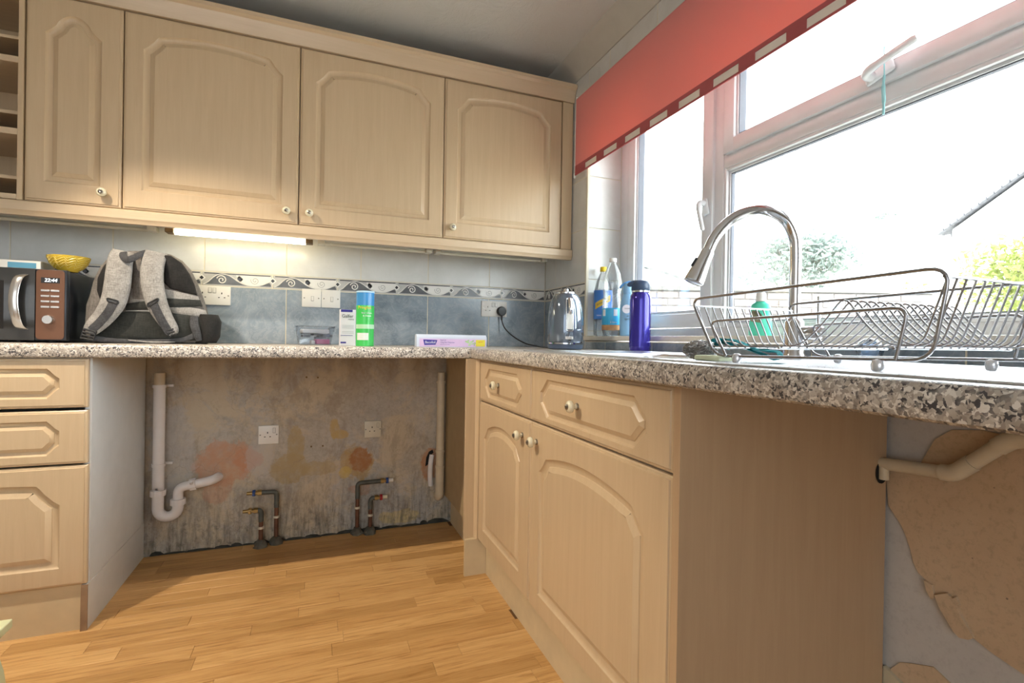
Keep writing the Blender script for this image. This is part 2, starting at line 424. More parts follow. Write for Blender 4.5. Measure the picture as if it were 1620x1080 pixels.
def blindm():
    t = NT('red_blind_fabric'); co = t.co(); w = t.noise(t.co((400, 400, 400)), 2, 1)
    col = t.ramp(t.noise(co, 2, 3), (.3, (.84, .34, .33)), (.7, (.88, .36, .34)))
    t.put(t.b.inputs['Base Color'], col); t.b.inputs['Roughness'].default_value = .85; t.bump(w, .1, .0005)
    tl = t.n('BsdfTranslucent'); tl.inputs[0].default_value = (.9, .32, .22, 1); mx = t.n('MixShader'); mx.inputs[0].default_value = .26
    t.t.links.new(t.b.outputs[0], mx.inputs[1]); t.t.links.new(tl.outputs[0], mx.inputs[2]); t.t.links.new(mx.outputs[0], t.t.nodes['Material Output'].inputs[0])
    return t.m
BLIND = blindm()
BLIND_HEM = plain('red_blind_hem', (.44, .105, .11), .85, .05)
def emit(name, col, s):
    t = NT(name); t.put(t.b.inputs['Base Color'], (.8, .8, .8)); t.put(t.b.inputs['Emission Color'], col); t.b.inputs['Emission Strength'].default_value = s; return t.m
TUBE_ON = emit('lit_tube', (1, .87, .58), 20)
LED = emit('lit_digits', (.80, .9, 1), 1.6)
def leafm(name, a, b):
    t = NT(name); c = t.ramp(t.noise(t.co(), 3, 2), (.35, a), (.65, b)); t.put(t.b.inputs['Base Color'], c); t.b.inputs['Roughness'].default_value = .6
    tl = t.n('BsdfTranslucent'); t.put(tl.inputs[0], c); mx = t.n('MixShader'); mx.inputs[0].default_value = .4
    t.t.links.new(t.b.outputs[0], mx.inputs[1]); t.t.links.new(tl.outputs[0], mx.inputs[2]); t.t.links.new(mx.outputs[0], t.t.nodes['Material Output'].inputs[0]); return t.m
LEAF_B = leafm('bluish_leaves', (.21, .265, .25), (.33, .38, .34))
LEAF_Y = leafm('yellow_green_leaves', (.17, .205, .045), (.27, .30, .09))
BARK = plain('bark', (.22, .21, .20), .9, .3)

# ------------------------------------------------------------------ room shell
WT = .933                                     # worktop height
ZB0, ZB1 = 1.194, 1.255                       # border tile band
CZ = 2.365                                    # ceiling height
def S(name, bm, mat, parent=None, **k):
    o = build(name, bm, mat, parent, **k)
    if parent is None: o['kind'] = 'structure'
    return o
floor = S('floor', B(-3.9, 0.0, -5.0, .0, -.06, -.004), SUBFLOOR)
wall_back = S('wall_back', B(-3.9, .3, .006, .12, -.06, CZ+.1), PLASTER)
bm = new()
WY0, WY1 = -.466, -2.72                       # window opening along the wall
box(bm, .006, .30, WY0, .006, -.06, CZ+.1)
box(bm, .006, .30, WY1, WY0, -.06, .970)
box(bm, .006, .30, WY1, WY0, 2.06, CZ+.1)
box(bm, .006, .30, -5.0, WY1, -.06, CZ+.1)
wall_right = S('wall_right', bm, SIDE_GREY)
wall_left = S('wall_left', B(-4.0, -3.9, -5.0, .12, -.06, CZ+.1), PAINT)
wall_front = S('wall_front', B(-3.9, .3, -5.1, -5.0, -.06, CZ+.1), PAINT)
S('ceiling', B(-4.0, .3, -5.1, .12, CZ, CZ+.1), CEIL)
bm = new(); cove = [(.006, 2.283), (-.004, 2.283), (-.012, 2.30), (-.03, 2.325), (-.055, 2.345), (-.085, 2.356), (-.09, CZ), (.006, CZ)]
prism(bm, cove, lambda a, b, d: (a, d, b), -5.0, .006)
S('trim_1', bm, COVE, smooth=50)
bm = new(); prism(bm, cove, lambda a, b, d: (d, a, b), -3.9, -.09); S('trim_2', bm, COVE, smooth=50)

# floor strips, laid along the back wall
random.seed(4)
strips = {}
def strip(L):
    if L not in strips:
        bm = B(0, L, 0, .0655, -.004, 0, bev=.0007, seg=1); me = bpy.data.meshes.new('strip'); bm.to_mesh(me); bm.free(); me.materials.append(OAK); strips[L] = me
    return strips[L]
y = -.005-.066; row = 0
while y > -2.75:
    x = -2.32-random.random()*.4
    xend = -.535
    while x < xend:
        L = random.choice((.36, .42, .48, .54, .60)); L2 = L-.0006
        if x+L > xend: L2 = round(xend-x, 3)
        if L2 > .03:
            o = bpy.data.objects.new('plank', strip(L2)); COL.objects.link(o); o.parent = floor; o.location = (x, y, 0)
        x += L
    y -= .066; row += 1
bm = new(); box(bm, -3.9, -.535, -5.0, y+.066, -.004, -.0002); box(bm, -3.9, -2.72, y+.066, 0, -.004, -.0002); box(bm, -.535, 0, -5, 0, -.004, -.0002)
build('plain_boards', bm, OAK, floor)

# tiles
tilec = {}
def tile(parent, name, w, h, mat, M):
    """w x h tile, face towards local -y, lower corner at the origin"""
    k = (name, round(w, 4), round(h, 4), mat.name)
    if k not in tilec:
        bm = B(0, w, 0, .0065, 0, h, bev=.0016, seg=2); me = bpy.data.meshes.new(name); bm.to_mesh(me); bm.free(); me.materials.append(mat); tilec[k] = me
    o = bpy.data.objects.new(name, tilec[k]); COL.objects.link(o); o.parent = parent; o.matrix_local = M; return o
MB_ = lambda x, z: Matrix.Translation((x, 0, z))                                    # back wall: face at y=0
MR_ = lambda y, z: Matrix.Translation((0, y, z)) @ Matrix.Rotation(R(-90), 4, 'Z')  # window wall: local x runs towards the camera
J = .0032; TW = .338
bm = new(); box(bm, -3.6, .0, .0012, .006, .93, 1.51); build('grout', bm, GROUT, wall_back)
bm = new(); box(bm, .0012, .006, WY0, 0, .93, 2.283); box(bm, .0012, .006, WY1, WY0, .93, .970); box(bm, .0012, .006, WY1, WY0, 2.062, 2.283); build('grout', bm, GROUT, wall_right)
for k in range(9):
    x1 = -k*TW-(0 if k else .002); x0 = -(k+1)*TW+J
    tile(wall_back, 'tile', x1-x0, 1.506-J-ZB1-J*.5, TILE_L, MB_(x0, ZB1+J))
    tile(wall_back, 'tile', x1-x0, ZB0-J-WT, TILE_G, MB_(x0, WT))
ys = [(0, -.131), (-.131, WY0)]
z = ZB1+J
rows_ = [(WT, ZB0-J, TILE_G), (ZB1+J, 1.522-J, TILE_L), (1.522, 1.772-J, TILE_L), (1.772, 2.022-J, TILE_L), (2.022, 2.283, TILE_L)]
for (a, b) in ys:
    for z0, z1, m in rows_: tile(wall_right, 'tile', abs(a-b)-J, z1-z0, m, MR_(a-J/2, z0))
ye = WY0-J; y0 = WY0-.184
for a, b in [(WY0, -.650)]+[(-.650-k*TW, -.650-(k+1)*TW) for k in range(6)]:
    tile(wall_right, 'tile', abs(a-b)-J, .970-J-WT, TILE_G, MR_(a-J/2, WT))
    tile(wall_right, 'tile', abs(a-b)-J, 2.283-2.066, TILE_L, MR_(a-J/2, 2.066))
# reveal at the end of the window: tiles on the side of the opening, facing along the wall
MJ = lambda x, z: Matrix.Translation((x, WY0-.0066, z))
bm = B(.004, .19, WY0-.004, WY0, .995, 2.06); build('grout', bm, GROUT, wall_right)
for z0, z1 in ((.997, 1.022-J), (1.022, 1.272-J), (1.272, 1.522-J), (1.522, 1.772-J), (1.772, 2.022-J)):
    tile(wall_right, 'tile', .176, z1-z0, TILE_L, MJ(.010, z0))
bm = B(-.004, .010, WY0-.009, WY0+.004, .985, 2.06, bev=.003); build('tile_edge_trim', bm, plain('cream_edge_trim', (.72, .66, .52), .3, .02), wall_right, smooth=40)

# border tiles with the scroll relief
BW = .2865; BH = ZB1-ZB0
def border_parts(w, h):
    def pr_(polys, d):
        bm = new()
        for p in polys: prism(bm, [(a*w, b*h) for a, b in p], XZ, -d, .0005)
        return bm
    def circ(cx, cz, r, n=20): return [(cx+r*math.cos(2*math.pi*i/n)*h/w, cz+r*math.sin(2*math.pi*i/n)) for i in range(n)]
    hill = [(.03, .10), (.07, .22), (.11, .40), (.15, .60), (.20, .76), (.26, .84), (.33, .82), (.39, .72), (.44, .56), (.49, .40), (.54, .26), (.60, .17), (.68, .10)]
    tri = [(.80, .10), (.86, .18), (.91, .30), (.955, .38), (.975, .28), (.98, .10)]
    ground = pr_([hill, tri], .0006)
    bar = [(.03, .87), (.03, .935), (.97, .935), (.97, .87)]
    dia = lambda c, z, r: [(c-r*h/w, z), (c, z-r), (c+r*h/w, z), (c, z+r)]
    dark = pr_([bar, dia(.52, .55, .15)], .0012)
    bulge = [(.47, .86), (.50, .48), (.55, .32), (.62, .18), (.70, .12), (.78, .13), (.86, .24), (.93, .42), (.975, .60), (.98, .86)]
    line = pr_([dia(.52, .55, .26), bulge], .0005)
    # spirals
    def spiral(cx, cz, r0, turns, rad, flip=1, bm=line):
        pts = []
        for i in range(30):
            t = i/29; a = math.pi*.9-turns*2*math.pi*t*flip; r = r0*(1-.85*t)
            pts.append((cx*w+r*h*math.cos(a), -.0006, cz*h+r*h*math.sin(a)))
        tube(bm, pts, rad, 5)
    wave = [(x*w, -.0006, z_*h) for x, z_ in ((.02, .08), (.08, .25), (.14, .55), (.20, .78), (.27, .88), (.35, .83), (.43, .62), (.50, .38), (.58, .20), (.68, .11), (.78, .12), (.86, .22), (.93, .40), (.985, .55))]
    tube(line, smoothpts(wave, 3), .0024, 5)
    spiral(.27, .44, .34, 1.6, .0027)
    pale = new(); spiral(.745, .50, .30, 1.6, .0014, -1, pale)
    return ground, line, dark, pale
xj = [-1.698-3*BW, -1.698-2*BW, -1.698-BW, -1.698, -1.409, -1.121, -.836, -.550, -.263]
g, l, d, p = border_parts(BW, BH)
meshes = []
for nm, b_, m_ in (('scroll_ground', g, BT_GREY), ('scroll_line', l, BT_LINE), ('dark_inlay', d, BT_DARK), ('pale_scroll', p, BT_PALE)):
    bmesh.ops.recalc_face_normals(b_, faces=b_.faces); me = bpy.data.meshes.new(nm); b_.to_mesh(me); b_.free(); me.materials.append(m_); meshes.append((nm, me))
def border(parent, M, w=BW):
    o = tile(parent, 'border_tile', w-J*.6, BH, BT_BASE, M)
    for nm, me in meshes:
        c = bpy.data.objects.new(nm, me); COL.objects.link(c); c.parent = o
        if w != BW: c.scale = (w/BW, 1, 1)
for x in xj: border(wall_back, MB_(x+J*.3, ZB0), BW if x < -.3 else .262)
for a, b in ((0, -.204), (-.204, WY0)): border(wall_right, MR_(a-J/2, ZB0), abs(a-b)-J*.4)
# diamonds where the border tiles meet
for x in xj[1:]:
    bm = new()
    r1, r2 = .016, .009; cz = ZB0+BH*.55
    prism(bm, [(x-r1, cz), (x, cz-r1), (x+r1, cz), (x, cz+r1)], XZ, -.0022, -.0002); build('diamond_inlay', bm, BT_LINE, wall_back)
    bm = new(); prism(bm, [(x-r2, cz), (x, cz-r2), (x+r2, cz), (x, cz+r2)], XZ, -.003, -.0018); build('diamond_inlay', bm, BT_DARK, wall_back)

# lower side wall: thick ochre render over the grey coat, flaking along its edge
och = [(-1.853, .684), (-1.861, .607), (-1.875, .59), (-1.888, .573), (-1.899, .55), (-1.908, .525), (-1.914, .50), (-1.923, .483), (-1.940, .472), (-1.951, .455), (-1.965, .43), (-1.981, .404), (-2.0, .398), (-2.023, .396), (-2.053, .384), (-2.10, .372), (-2.3, .34), (-2.66, .33), (-2.66, .83), (-2.25, .82), (-2.10, .80), (-2.03, .808), (-1.98, .80), (-1.95, .775), (-1.925, .72), (-1.90, .705), (-1.88, .712)]
bm = new(); prism(bm, och, YZ, .007, .001); build('render_coat', bm, SIDE_OCHRE, wall_right)
for poly, d in (([(-1.938, .474), (-1.953, .470), (-1.958, .447), (-1.952, .440), (-1.944, .452)], -.006),
                ([(-1.958, .452), (-1.980, .466), (-1.990, .460), (-1.996, .466), (-2.002, .452), (-1.998, .442), (-2.026, .400), (-2.018, .392), (-2.003, .388), (-1.993, .395), (-1.969, .428)], -.007)):
    bm = new(); prism(bm, poly, YZ, .002, d); build('plaster_flake', bm, SIDE_OCHRE, wall_right)
bm = new(); prism(bm, [(-1.871, .242), (-1.89, .268), (-1.912, .279), (-1.954, .297), (-1.99, .28), (-2.05, .21), (-2.10, .10), (-1.9, .08)], YZ, .007, .002); build('render_coat', bm, SIDE_OCHRE, wall_right)
bm = new(); prism(bm, [(-1.86, .0), (-1.86, .243), (-1.875, .238), (-1.93, .215), (-1.99, .17), (-2.02, .0)], YZ, .006, -.006); build('broken_board', bm, plain('cream_painted_board', (.62, .55, .40), .6, .04), wall_right)
# crumbling black gap where the plaster meets the floor
bm = new(); random.seed(8); x = -1.88
while x < -.6:
    w_ = .03+random.random()*.08; h_ = .004+random.random()*(.012 if x < -1.2 else .02)
    prism(bm, [(x, 0), (x+w_*1.1, 0), (x+w_*.8, h_*.8), (x+w_*.4, h_), (x+w_*.1, h_*.6)], XZ, .007, -.004-random.random()*.008); x += w_
build('crumbled_gap', bm, CEMENT, wall_back, label='black crumbled joint between bare plaster and floor')

for x, z in ((-1.256, .774), (-1.205, .772), (-1.230, .438), (-1.178, .438)):
    bm = new(); lathe(bm, [(.0045, 0), (.0045, .0012)], (0, 0, 0), 8); bm.transform(Matrix.Translation((x, .0055, z)) @ Matrix.Rotation(R(90), 4, 'X')); build('fixing_hole', bm, STAINB, wall_back)

# window sill
bm = new(); box(bm, -.012, .19, WY1, WY0-.001, .974, .994, bev=.002); S('trim_3', bm, plain('sill_tile', (.70, .66, .58), .25, .03), smooth=40)

# ------------------------------------------------------------------ window
win = thing('window_1', None, None, (.185, -1.2, 1.0)); win['kind'] = 'structure'
XF = .185
def bar(y0, y1, z0, z1, x0=XF, x1=.245, bev=.004): return B(x0, x1, y0, y1, z0, z1, bev=bev)
ZT = 2.06
for a in ((WY0-.008, -.545, .994, ZT), (-1.098, -1.152, 1.03, ZT), (-2.66, WY1, .994, ZT), (-.545, -2.66, .994, 1.028), (-.545, -2.66, ZT-.04, ZT), (-1.152, -2.66, 1.616, 1.668)):
    build('frame', bar(*a), PVC, win, smooth=40)
def ring(y0, y1, z0, z1, w, x0, x1, bev=.005):
    bm = new(); a, b = max(y0, y1), min(y0, y1)
    box(bm, x0, x1, a-w, a, z0, z1, bev=bev); box(bm, x0, x1, b, b+w, z0, z1, bev=bev)
    box(bm, x0, x1, b+w*.9, a-w*.9, z0, z0+w, bev=bev); box(bm, x0, x1, b+w*.9, a-w*.9, z1-w, z1, bev=bev); return bm
def light_(y0, y1, z0, z1, w, name, x0):
    s = build(name, ring(y0, y1, z0, z1, w, x0, .235), PVC, win, smooth=40)
    a, b = max(y0, y1)-w, min(y0, y1)+w
    build('bead', ring(a+.001, b-.001, z0+w-.001, z1-w+.001, .009, x0+.012, .222, .002), PVC, s, smooth=40)
    build('gasket', ring(a-.008, b+.008, z0+w+.008, z1-w-.008, .003, x0+.016, .218, 0), GASKET, s)
    build('glass_pane', B(.212, .216, a-.003, b+.003, z0+w+.003, z1-w-.003), GLASS, s)
    return s
cas = light_(-.553, -1.110, 1.033, ZT-.03, .056, 'casement', .172)
fix = light_(-1.150, -2.66, 1.026, 1.620, .014, 'fixed_light', .188)
top = light_(-1.160, -2.66, 1.664, ZT-.03, .050, 'top_casement', .172)
# casement handle
def handle(parent, yb, zb, up, M):
    bm = new(); box(bm, -.012, .0, -.014, .014, -.035, .03, bev=.006)
    pts = smoothpts([(-.008, 0, .012), (-.030, 0, .012), (-.040, 0, -.005), (-.040, .0, -.05), (-.036, 0, -.10)], 5)
    tube(bm, pts, [.011]*6+[.010]*6+[.0085]*8+[.006], 8)
    bm.transform(M); build('handle', bm, PVC, parent, smooth=50)
handle(cas, 0, 0, 1, Matrix.Translation((.172, -1.083, 1.492)) @ Matrix.Rotation(R(-12), 4, 'X') @ Matrix.Rotation(R(0), 4, 'Z'))
handle(top, 0, 0, 1, Matrix.Translation((.172, -1.715, 1.692)) @ Matrix.Rotation(R(-104), 4, 'X') @ Matrix.Scale(1.15, 4))
bm = new(); tube(bm, [(.135, -1.748, 1.74), (.135, -1.749, 1.66)], .0016, 6); tube(bm, smoothpts([(.135, -1.749, 1.665), (.134, -1.748, 1.635), (.135, -1.749, 1.60), (.136, -1.748, 1.565)], 4), [.003]*4+[.0045]*5+[.003]*4, 6)
build('cord', bm, plain('turquoise_cord', (.30, .62, .66), .6, .1), loc=(.135, -1.748, 1.56), label='short turquoise and white cord hanging from the top window handle', cat='cord')

# ------------------------------------------------------------------ roller blind
blind = thing('roller_blind', 'red roller blind with slotted hem hanging half way over the kitchen window', 'blind', (-.04, -1.3, 1.782))
BY0, BY1 = -.414, -2.6
bm = new(); n = 40
for i in range(1): box(bm, -.0408, -.0394, BY1, BY0, 1.828, 2.148)
build('fabric', bm, BLIND, blind)
bm = new(); box(bm, -.0418, -.0388, BY1, BY0, 1.816, 1.8285); box(bm, -.0418, -.0388, BY1, BY0, 1.782, 1.789)
ys_ = BY0; s0 = -.510; edges = []
while s0 > BY1: edges.append((s0, s0-.106)); s0 -= .1650
last = BY0
for a, b in edges: box(bm, -.0418, -.0388, a, last, 1.788, 1.8165); last = b
build('hem', bm, BLIND_HEM, blind)
build('hem_bar', B(-.0385, -.0335, BY1, BY0-.005, 1.786, 1.818, bev=.001), plain('pale_hem_bar', (.86, .80, .72), .5, .03), blind)
bm = new(); tube(bm, [(-.021, BY0+.004, 2.150), (-.021, BY1, 2.150)], .0185, 16); build('roller', bm, BLIND, blind, smooth=40)
bm = B(-.036, .0, BY0+.004, BY0+.012, 2.118, 2.172, bev=.002); build('bracket', bm, WHITE_P, blind)
bm = new(); tube(bm, [(-.036, BY0+.012, 2.14), (-.036, BY0+.013, 1.80)], .0014, 5); lathe(bm, [(0, 0), (.006, .006), (.006, .022), (0, .028)], (-.036, BY0+.013, 1.772), 8); build('pull_cord', bm, WHITE_P, blind)

# ------------------------------------------------------------------ cabinet doors
def outline(w, h, kind, ml, mr, mb, sh=.133, cv=(.051, .057), apex=.053, dome=0):
    x0, x1 = ml, w-mr
    if kind == 'arch':
        zs = h-sh; p = [(x0, mb), (x1, mb), (x1, zs)]
        cx, cz = cv
        p += [(x1-cx*.25, zs+cz*.18), (x1-cx*.62, zs+cz*.55), (x1-cx*.85, zs+cz*.85), (x1-cx, zs+cz)]
        a, b = x1-cx, x0+cx; zt = zs+cz; za = h-apex; m = (a+b)/2; hw = (a-b)/2
        for i in range(1, 14):
            t = -1+2*i/14; p.append((m-t*hw, zt+(za-zt)*((1-t*t)*(1-dome)+dome*math.sqrt(1-t*t*.999))))
        p += [(x0+cx, zs+cz), (x0+cx*.85, zs+cz*.85), (x0+cx*.62, zs+cz*.55), (x0+cx*.25, zs+cz*.18), (x0, zs)]
        return p
    z0, z1 = mb, h-sh; c = cv[0]; d = cv[1]
    def corner(px, pz, sx, sz, rev):
        q = [(px, pz+sz*d), (px+sx*c*.35, pz+sz*d*.72), (px+sx*c*.70, pz+sz*d*.32), (px+sx*c, pz)]
        return q[::-1] if rev else q
    return corner(x0, z0, 1, 1, False)+corner(x1, z0, -1, 1, True)+corner(x1, z1, -1, -1, False)+corner(x0, z1, 1, -1, True)
def door_bm(w, h, out, th=.019, ps=1.0):
    bm = new()
    rect = lambda i, y: [bm.verts.new(p) for p in ((i, y, i), (w-i, y, i), (w-i, y, h-i), (i, y, h-i))]
    rs = [rect(0, th), rect(0, .0065), rect(.003, .004), rect(.007, .0035), rect(.0085, 0)]
    for A, Bq in zip(rs, rs[1:]):
        for k in range(4): bm.faces.new((A[k], A[(k+1) % 4], Bq[(k+1) % 4], Bq[k]))
    bm.faces.new(rs[0][::-1])
    prof = [(0, 0), (.0020, .0030), (.007, .0066), (.014, .0082), (.021, .0080), (.0225, .0060), (.036, .0010), (.0375, .0002)]
    rings = [[bm.verts.new((a, y, b)) for a, b in offset(out, d*ps)] for d, y in prof]
    n = len(out)
    for A, Bq in zip(rings, rings[1:]):
        for k in range(n): bm.faces.new((A[k], A[(k+1) % n], Bq[(k+1) % n], Bq[k]))
    bm.edges.ensure_lookup_table()
    def ed(r): return [bm.edges.get((r[k], r[(k+1) % len(r)])) or bm.edges.new((r[k], r[(k+1) % len(r)])) for k in range(len(r))]
    bmesh.ops.triangle_fill(bm, edges=ed(rs[-1])+ed(rings[0]), use_beauty=True)
    bmesh.ops.triangle_fill(bm, edges=ed(rings[-1]), use_beauty=True)
    return bm
def knob(parent, M):
    """turned ceramic knob with a metal rose, axis towards local -y"""
    X = Matrix.Rotation(R(90), 4, 'X')
    bm = new(); lathe(bm, [(.007, 0), (.006, .010), (.009, .013), (.0155, .017), (.0165, .022), (.0145, .027), (.009, .030), (0, .031)], (0, 0, 0), 18); bm.transform(M @ X)
    k = build('knob', bm, CERAMIC, parent, local=True, smooth=50)
    bm = new(); lathe(bm, [(.0078, .0295), (.0075, .0325), (.004, .0345), (.0015, .0335), (0, .0335)], (0, 0, 0), 12); bm.transform(M @ X); build('knob_rose', bm, PEWTER, k, local=True, smooth=40) if k.parent is None else build('knob_rose', bm, PEWTER, parent, local=True, smooth=40)
    bm = new(); lathe(bm, [(.0095, 0), (.009, .003), (.007, .004)], (0, 0, 0), 12); bm.transform(M @ X); build('knob_collar', bm, PEWTER, parent, local=True, smooth=40)

def front(parent, x, z, w, h, kind, name, o, M, mat=MAPLE_V, kn=None):
    """front panel in the frame M (x along the run, -y out)"""
    bm = door_bm(w, h, outline(w, h, kind, **o), ps=.68 if kind == 'drawer' else 1.0); Mx = M @ Matrix.Translation((x, 0, z)); bm.transform(Mx)
    dd = build(name, bm, mat, parent, smooth=24)
    if kn:
        Lm = FR[parent.name].inverted() @ Mx @ Matrix.Translation((kn[0], 0, kn[1]))
        knob(dd, Lm)
    return dd

YD = -.3214; X1, X2, X3, X4 = -1.9026, -1.2924, -.6753, -.0664
ZD0, ZD1 = 1.437, 2.182
UP = dict(ml=.060, mr=.064, mb=.073)
Mup = Matrix.Translation((0, YD, 0))
def wall_cab(x0, x1, label, o, kn, filler=None):
    t = thing('wall_cabinet', label, 'cabinet', ((x0+x1)/2, -.15, 1.437), group='wall cabinets over the worktop')
    bm = new(); a, b = x0+.001, x1-.001; yb, yf = -.004, YD+.0205
    box(bm, a, a+.016, yf, yb, ZD0, ZD1); box(bm, b-.016, b, yf, yb, ZD0, ZD1); box(bm, a+.016, b-.016, yf, yb, ZD0, ZD0+.016); box(bm, a+.016, b-.016, yf, yb, ZD1-.016, ZD1)
    box(bm, a+.016, b-.016, -.012, yb, ZD0+.016, ZD1-.016); box(bm, a+.016, b-.016, yf+.02, -.012, 1.79, 1.806)
    build('body', bm, MAPLE_V, t)
    w = x1-x0-.004
    front(t, x0+.002, ZD0+.002, w, ZD1-ZD0-.004, 'arch', 'door', o, Mup, kn=(kn-(x0+.002), .048))
    if filler: build('filler_strip', B(x1+.001, filler, YD+.001, -.004, ZD0, ZD1, bev=.001), MAPLE_V, t)
    return t
wall_cab(-2.190, X1, 'narrow single-door wall cabinet next to the open shelves', dict(ml=.055, mr=.063, mb=.072, sh=.134, cv=(.030, .028), apex=.062, dome=.45), -1.957)
wall_cab(X1, X2, 'wide arched-door wall cabinet above the backpack, knob by its far corner', UP, -1.338)
wall_cab(X2, X3, 'arched-door wall cabinet above the green crisp tube and light switches', UP, -1.250)
wall_cab(X3, X4, 'arched-door wall cabinet nearest the window, beside the red blind', UP, -.633, filler=-.007)
# open shelf unit
t = thing('shelf_unit', 'open maple shelf unit at the end of the wall cabinets, cut by the picture edge', 'shelves', (-2.45, -.15, 1.437))
bm = new(); box(bm, -2.2075, -2.192, YD+.001, -.004, ZD0, ZD1); build('side_panel', bm, MAPLE_V, t)
bm = new(); box(bm, -2.80, -2.785, YD+.001, -.004, ZD0, ZD1); build('side_panel', bm, MAPLE_V, t)
build('back_panel', B(-2.785, -2.208, -.012, -.004, ZD0, ZD1), MAPLE_V, t)
for z, th, dy in ((2.165, .016, 0), (2.008, .011, .02), (1.918, .022, 0), (1.742, .012, .02), (1.665, .022, 0), (1.512, .012, .02), (1.438, .018, 0)):
    build('shelf', B(-2.7845, -2.2085, YD+.001+dy, -.013, z, z+th, bev=.001), MAPLE_H, t)

# cornice and light rail run over all the units
bm = new(); prism(bm, [(YD+.018, ZD1+.002), (YD-.004, ZD1+.002), (YD-.006, ZD1+.012), (YD-.014, ZD1+.035), (YD-.022, ZD1+.056), (YD-.034, ZD1+.066), (YD-.034, ZD1+.082), (YD+.018, ZD1+.082)], lambda a, b, d: (d, a, b), -2.80, -.003)
build('cornice', bm, MAPLE_H, loc=(-1.4, YD, ZD1), smooth=25, label='pale maple cornice running along the top of the wall cabinets', cat='cornice')
bm = new(); prism(bm, [(YD+.024, ZD0-.001), (YD+.001, ZD0-.001), (YD-.006, ZD0-.006), (YD-.006, ZD0-.036), (YD, ZD0-.044), (YD+.002, ZD0-.053), (YD+.024, ZD0-.053)], lambda a, b, d: (d, a, b), -2.80, -.003)
build('light_rail', bm, MAPLE_H, loc=(-1.4, YD, ZD0-.053), smooth=25, label='pale maple rail running under the wall cabinet doors', cat='rail')

# strip lights under the cabinets
def strip_light(x0, x1, lit, label):
    t = thing('strip_light', label, 'light', ((x0+x1)/2, -.20, 1.388))
    build('casing', B(x0, x1, -.235, -.175, 1.396, 1.4355, bev=.003), WHITE_D, t)
    for x in (x0, x1-.03): build('end_cap', B(x, x+.03, -.238, -.185, 1.378, 1.396, bev=.003), STAINB if lit else WHITE_D, t)
    bm = new(); tube(bm, [(x0+.03, -.212, 1.3845), (x1-.03, -.212, 1.3845)], .0105 if lit else .007, 12)
    build('tube', bm, TUBE_ON if lit else WHITE_D, t, smooth=40)
    return t
strip_light(-2.42, -1.815, False, 'unlit dingy strip light above the microwave')
strip_light(-1.785, -1.235, True, 'glowing warm strip light under the wall cabinets over the backpack')
strip_light(-1.215, -.705, False, 'unlit stained strip light above the crisp tube')
strip_light(-.69, -.10, False, 'unlit stained strip light above the double socket with the black plug')

# ------------------------------------------------------------------ worktops
def nose(y0, r=.014):
    """rounded front edge profile: distance from the front edge, height"""
    T = WT; b = WT-.044
    return [(0, b+r*.9), (0, T-r), (r*.15, T-r*.45), (r*.5, T-r*.12), (r, T)], [(r*.25, b+.003), (.006, b)]
def wt_profile(depth, r=.014):
    T = WT; b = WT-.044
    return [(depth, T), (depth, b), (.008, b), (.002, b+.004), (0, b+.012), (0, T-r), (.002, T-r*.5), (.0055, T-r*.18), (r, T)]
SHADOWB = .044
bm = new(); prism(bm, [(-.6004+a, b) for a, b in wt_profile(.6004)], lambda a, b, d: (d, a, b), -3.3, -.6145)
build('worktop', bm, GRANITE, loc=(-1.9, -.3, WT-.044), smooth=40, label='grey speckled worktop along the back wall under the wall cabinets', cat='worktop')
bm = new(); DX = .6137
SX0, SX1, SY0, SY1 = -.545, -.150, -1.14, -2.62      # hole for the sink
prism(bm, [(-DX+a, b) for a, b in wt_profile(DX+SX0)], lambda a, b, d: (a, d, b), -2.9, -.001)
box(bm, SX1, -.001, -2.9, -.001, WT-.044, WT); box(bm, SX0, SX1, SY0, -.001, WT-.044, WT); box(bm, SX0, SX1, -2.9, SY1, WT-.044, WT)
build('worktop', bm, GRANITE, loc=(-.3, -1.5, WT-.044), smooth=40, label='brown speckled worktop under the window holding the sink', cat='worktop')

# ------------------------------------------------------------------ sink
sk = thing('sink', 'stainless steel inset sink and drainer in the worktop under the window', 'sink', (-.35, -1.8, WT))
def rr(x0, x1, y0, y1, r, n=4):
    p = []
    for cx, cy, a0 in ((x1-r, y1-r, 0), (x0+r, y1-r, 90), (x0+r, y0+r, 180), (x1-r, y0+r, 270)):
        for i in range(n+1): a = R(a0+90*i/n); p.append((cx+r*math.cos(a), cy+r*math.sin(a)))
    return p
bm = new(); rings = []
OUT = (-.575, -.115, -2.66, -1.05)
def lp(x0, x1, y0, y1, r, z): return [bm.verts.new((a, b, z)) for a, b in rr(x0, x1, y0, y1, r)]
def link(rs):
    for A, Bq in zip(rs, rs[1:]):
        for k in range(len(A)): bm.faces.new((A[k], A[(k+1) % len(A)], Bq[(k+1) % len(A)], Bq[k]))
x0, x1, y0, y1 = OUT
rs = [lp(x0, x1, y0, y1, .03, WT+.0005), lp(x0, x1, y0, y1, .03, WT+.003), lp(x0+.004, x1-.004, y0+.004, y1-.004, .03, WT+.0048), lp(x0+.016, x1-.05, y0+.014, y1-.014, .025, WT+.0045), lp(x0+.024, x1-.058, y0+.022, y1-.022, .022, WT+.0005)]
link(rs)
bw = [lp(-.515, -.20, -1.70, -1.27, .05, WT+.0005), lp(-.508, -.207, -1.692, -1.278, .05, WT-.006), lp(-.498, -.217, -1.68, -1.29, .045, WT-.145), lp(-.47, -.245, -1.65, -1.32, .03, WT-.155)]
link(bw); bm.faces.new(bw[-1])
def ed(r): return [bm.edges.get((r[k], r[(k+1) % len(r)])) for k in range(len(r))]
bmesh.ops.triangle_fill(bm, edges=ed(rs[-1])+ed(bw[0]), use_beauty=True)
build('basin', bm, STEEL, sk, smooth=35)
bm = new()
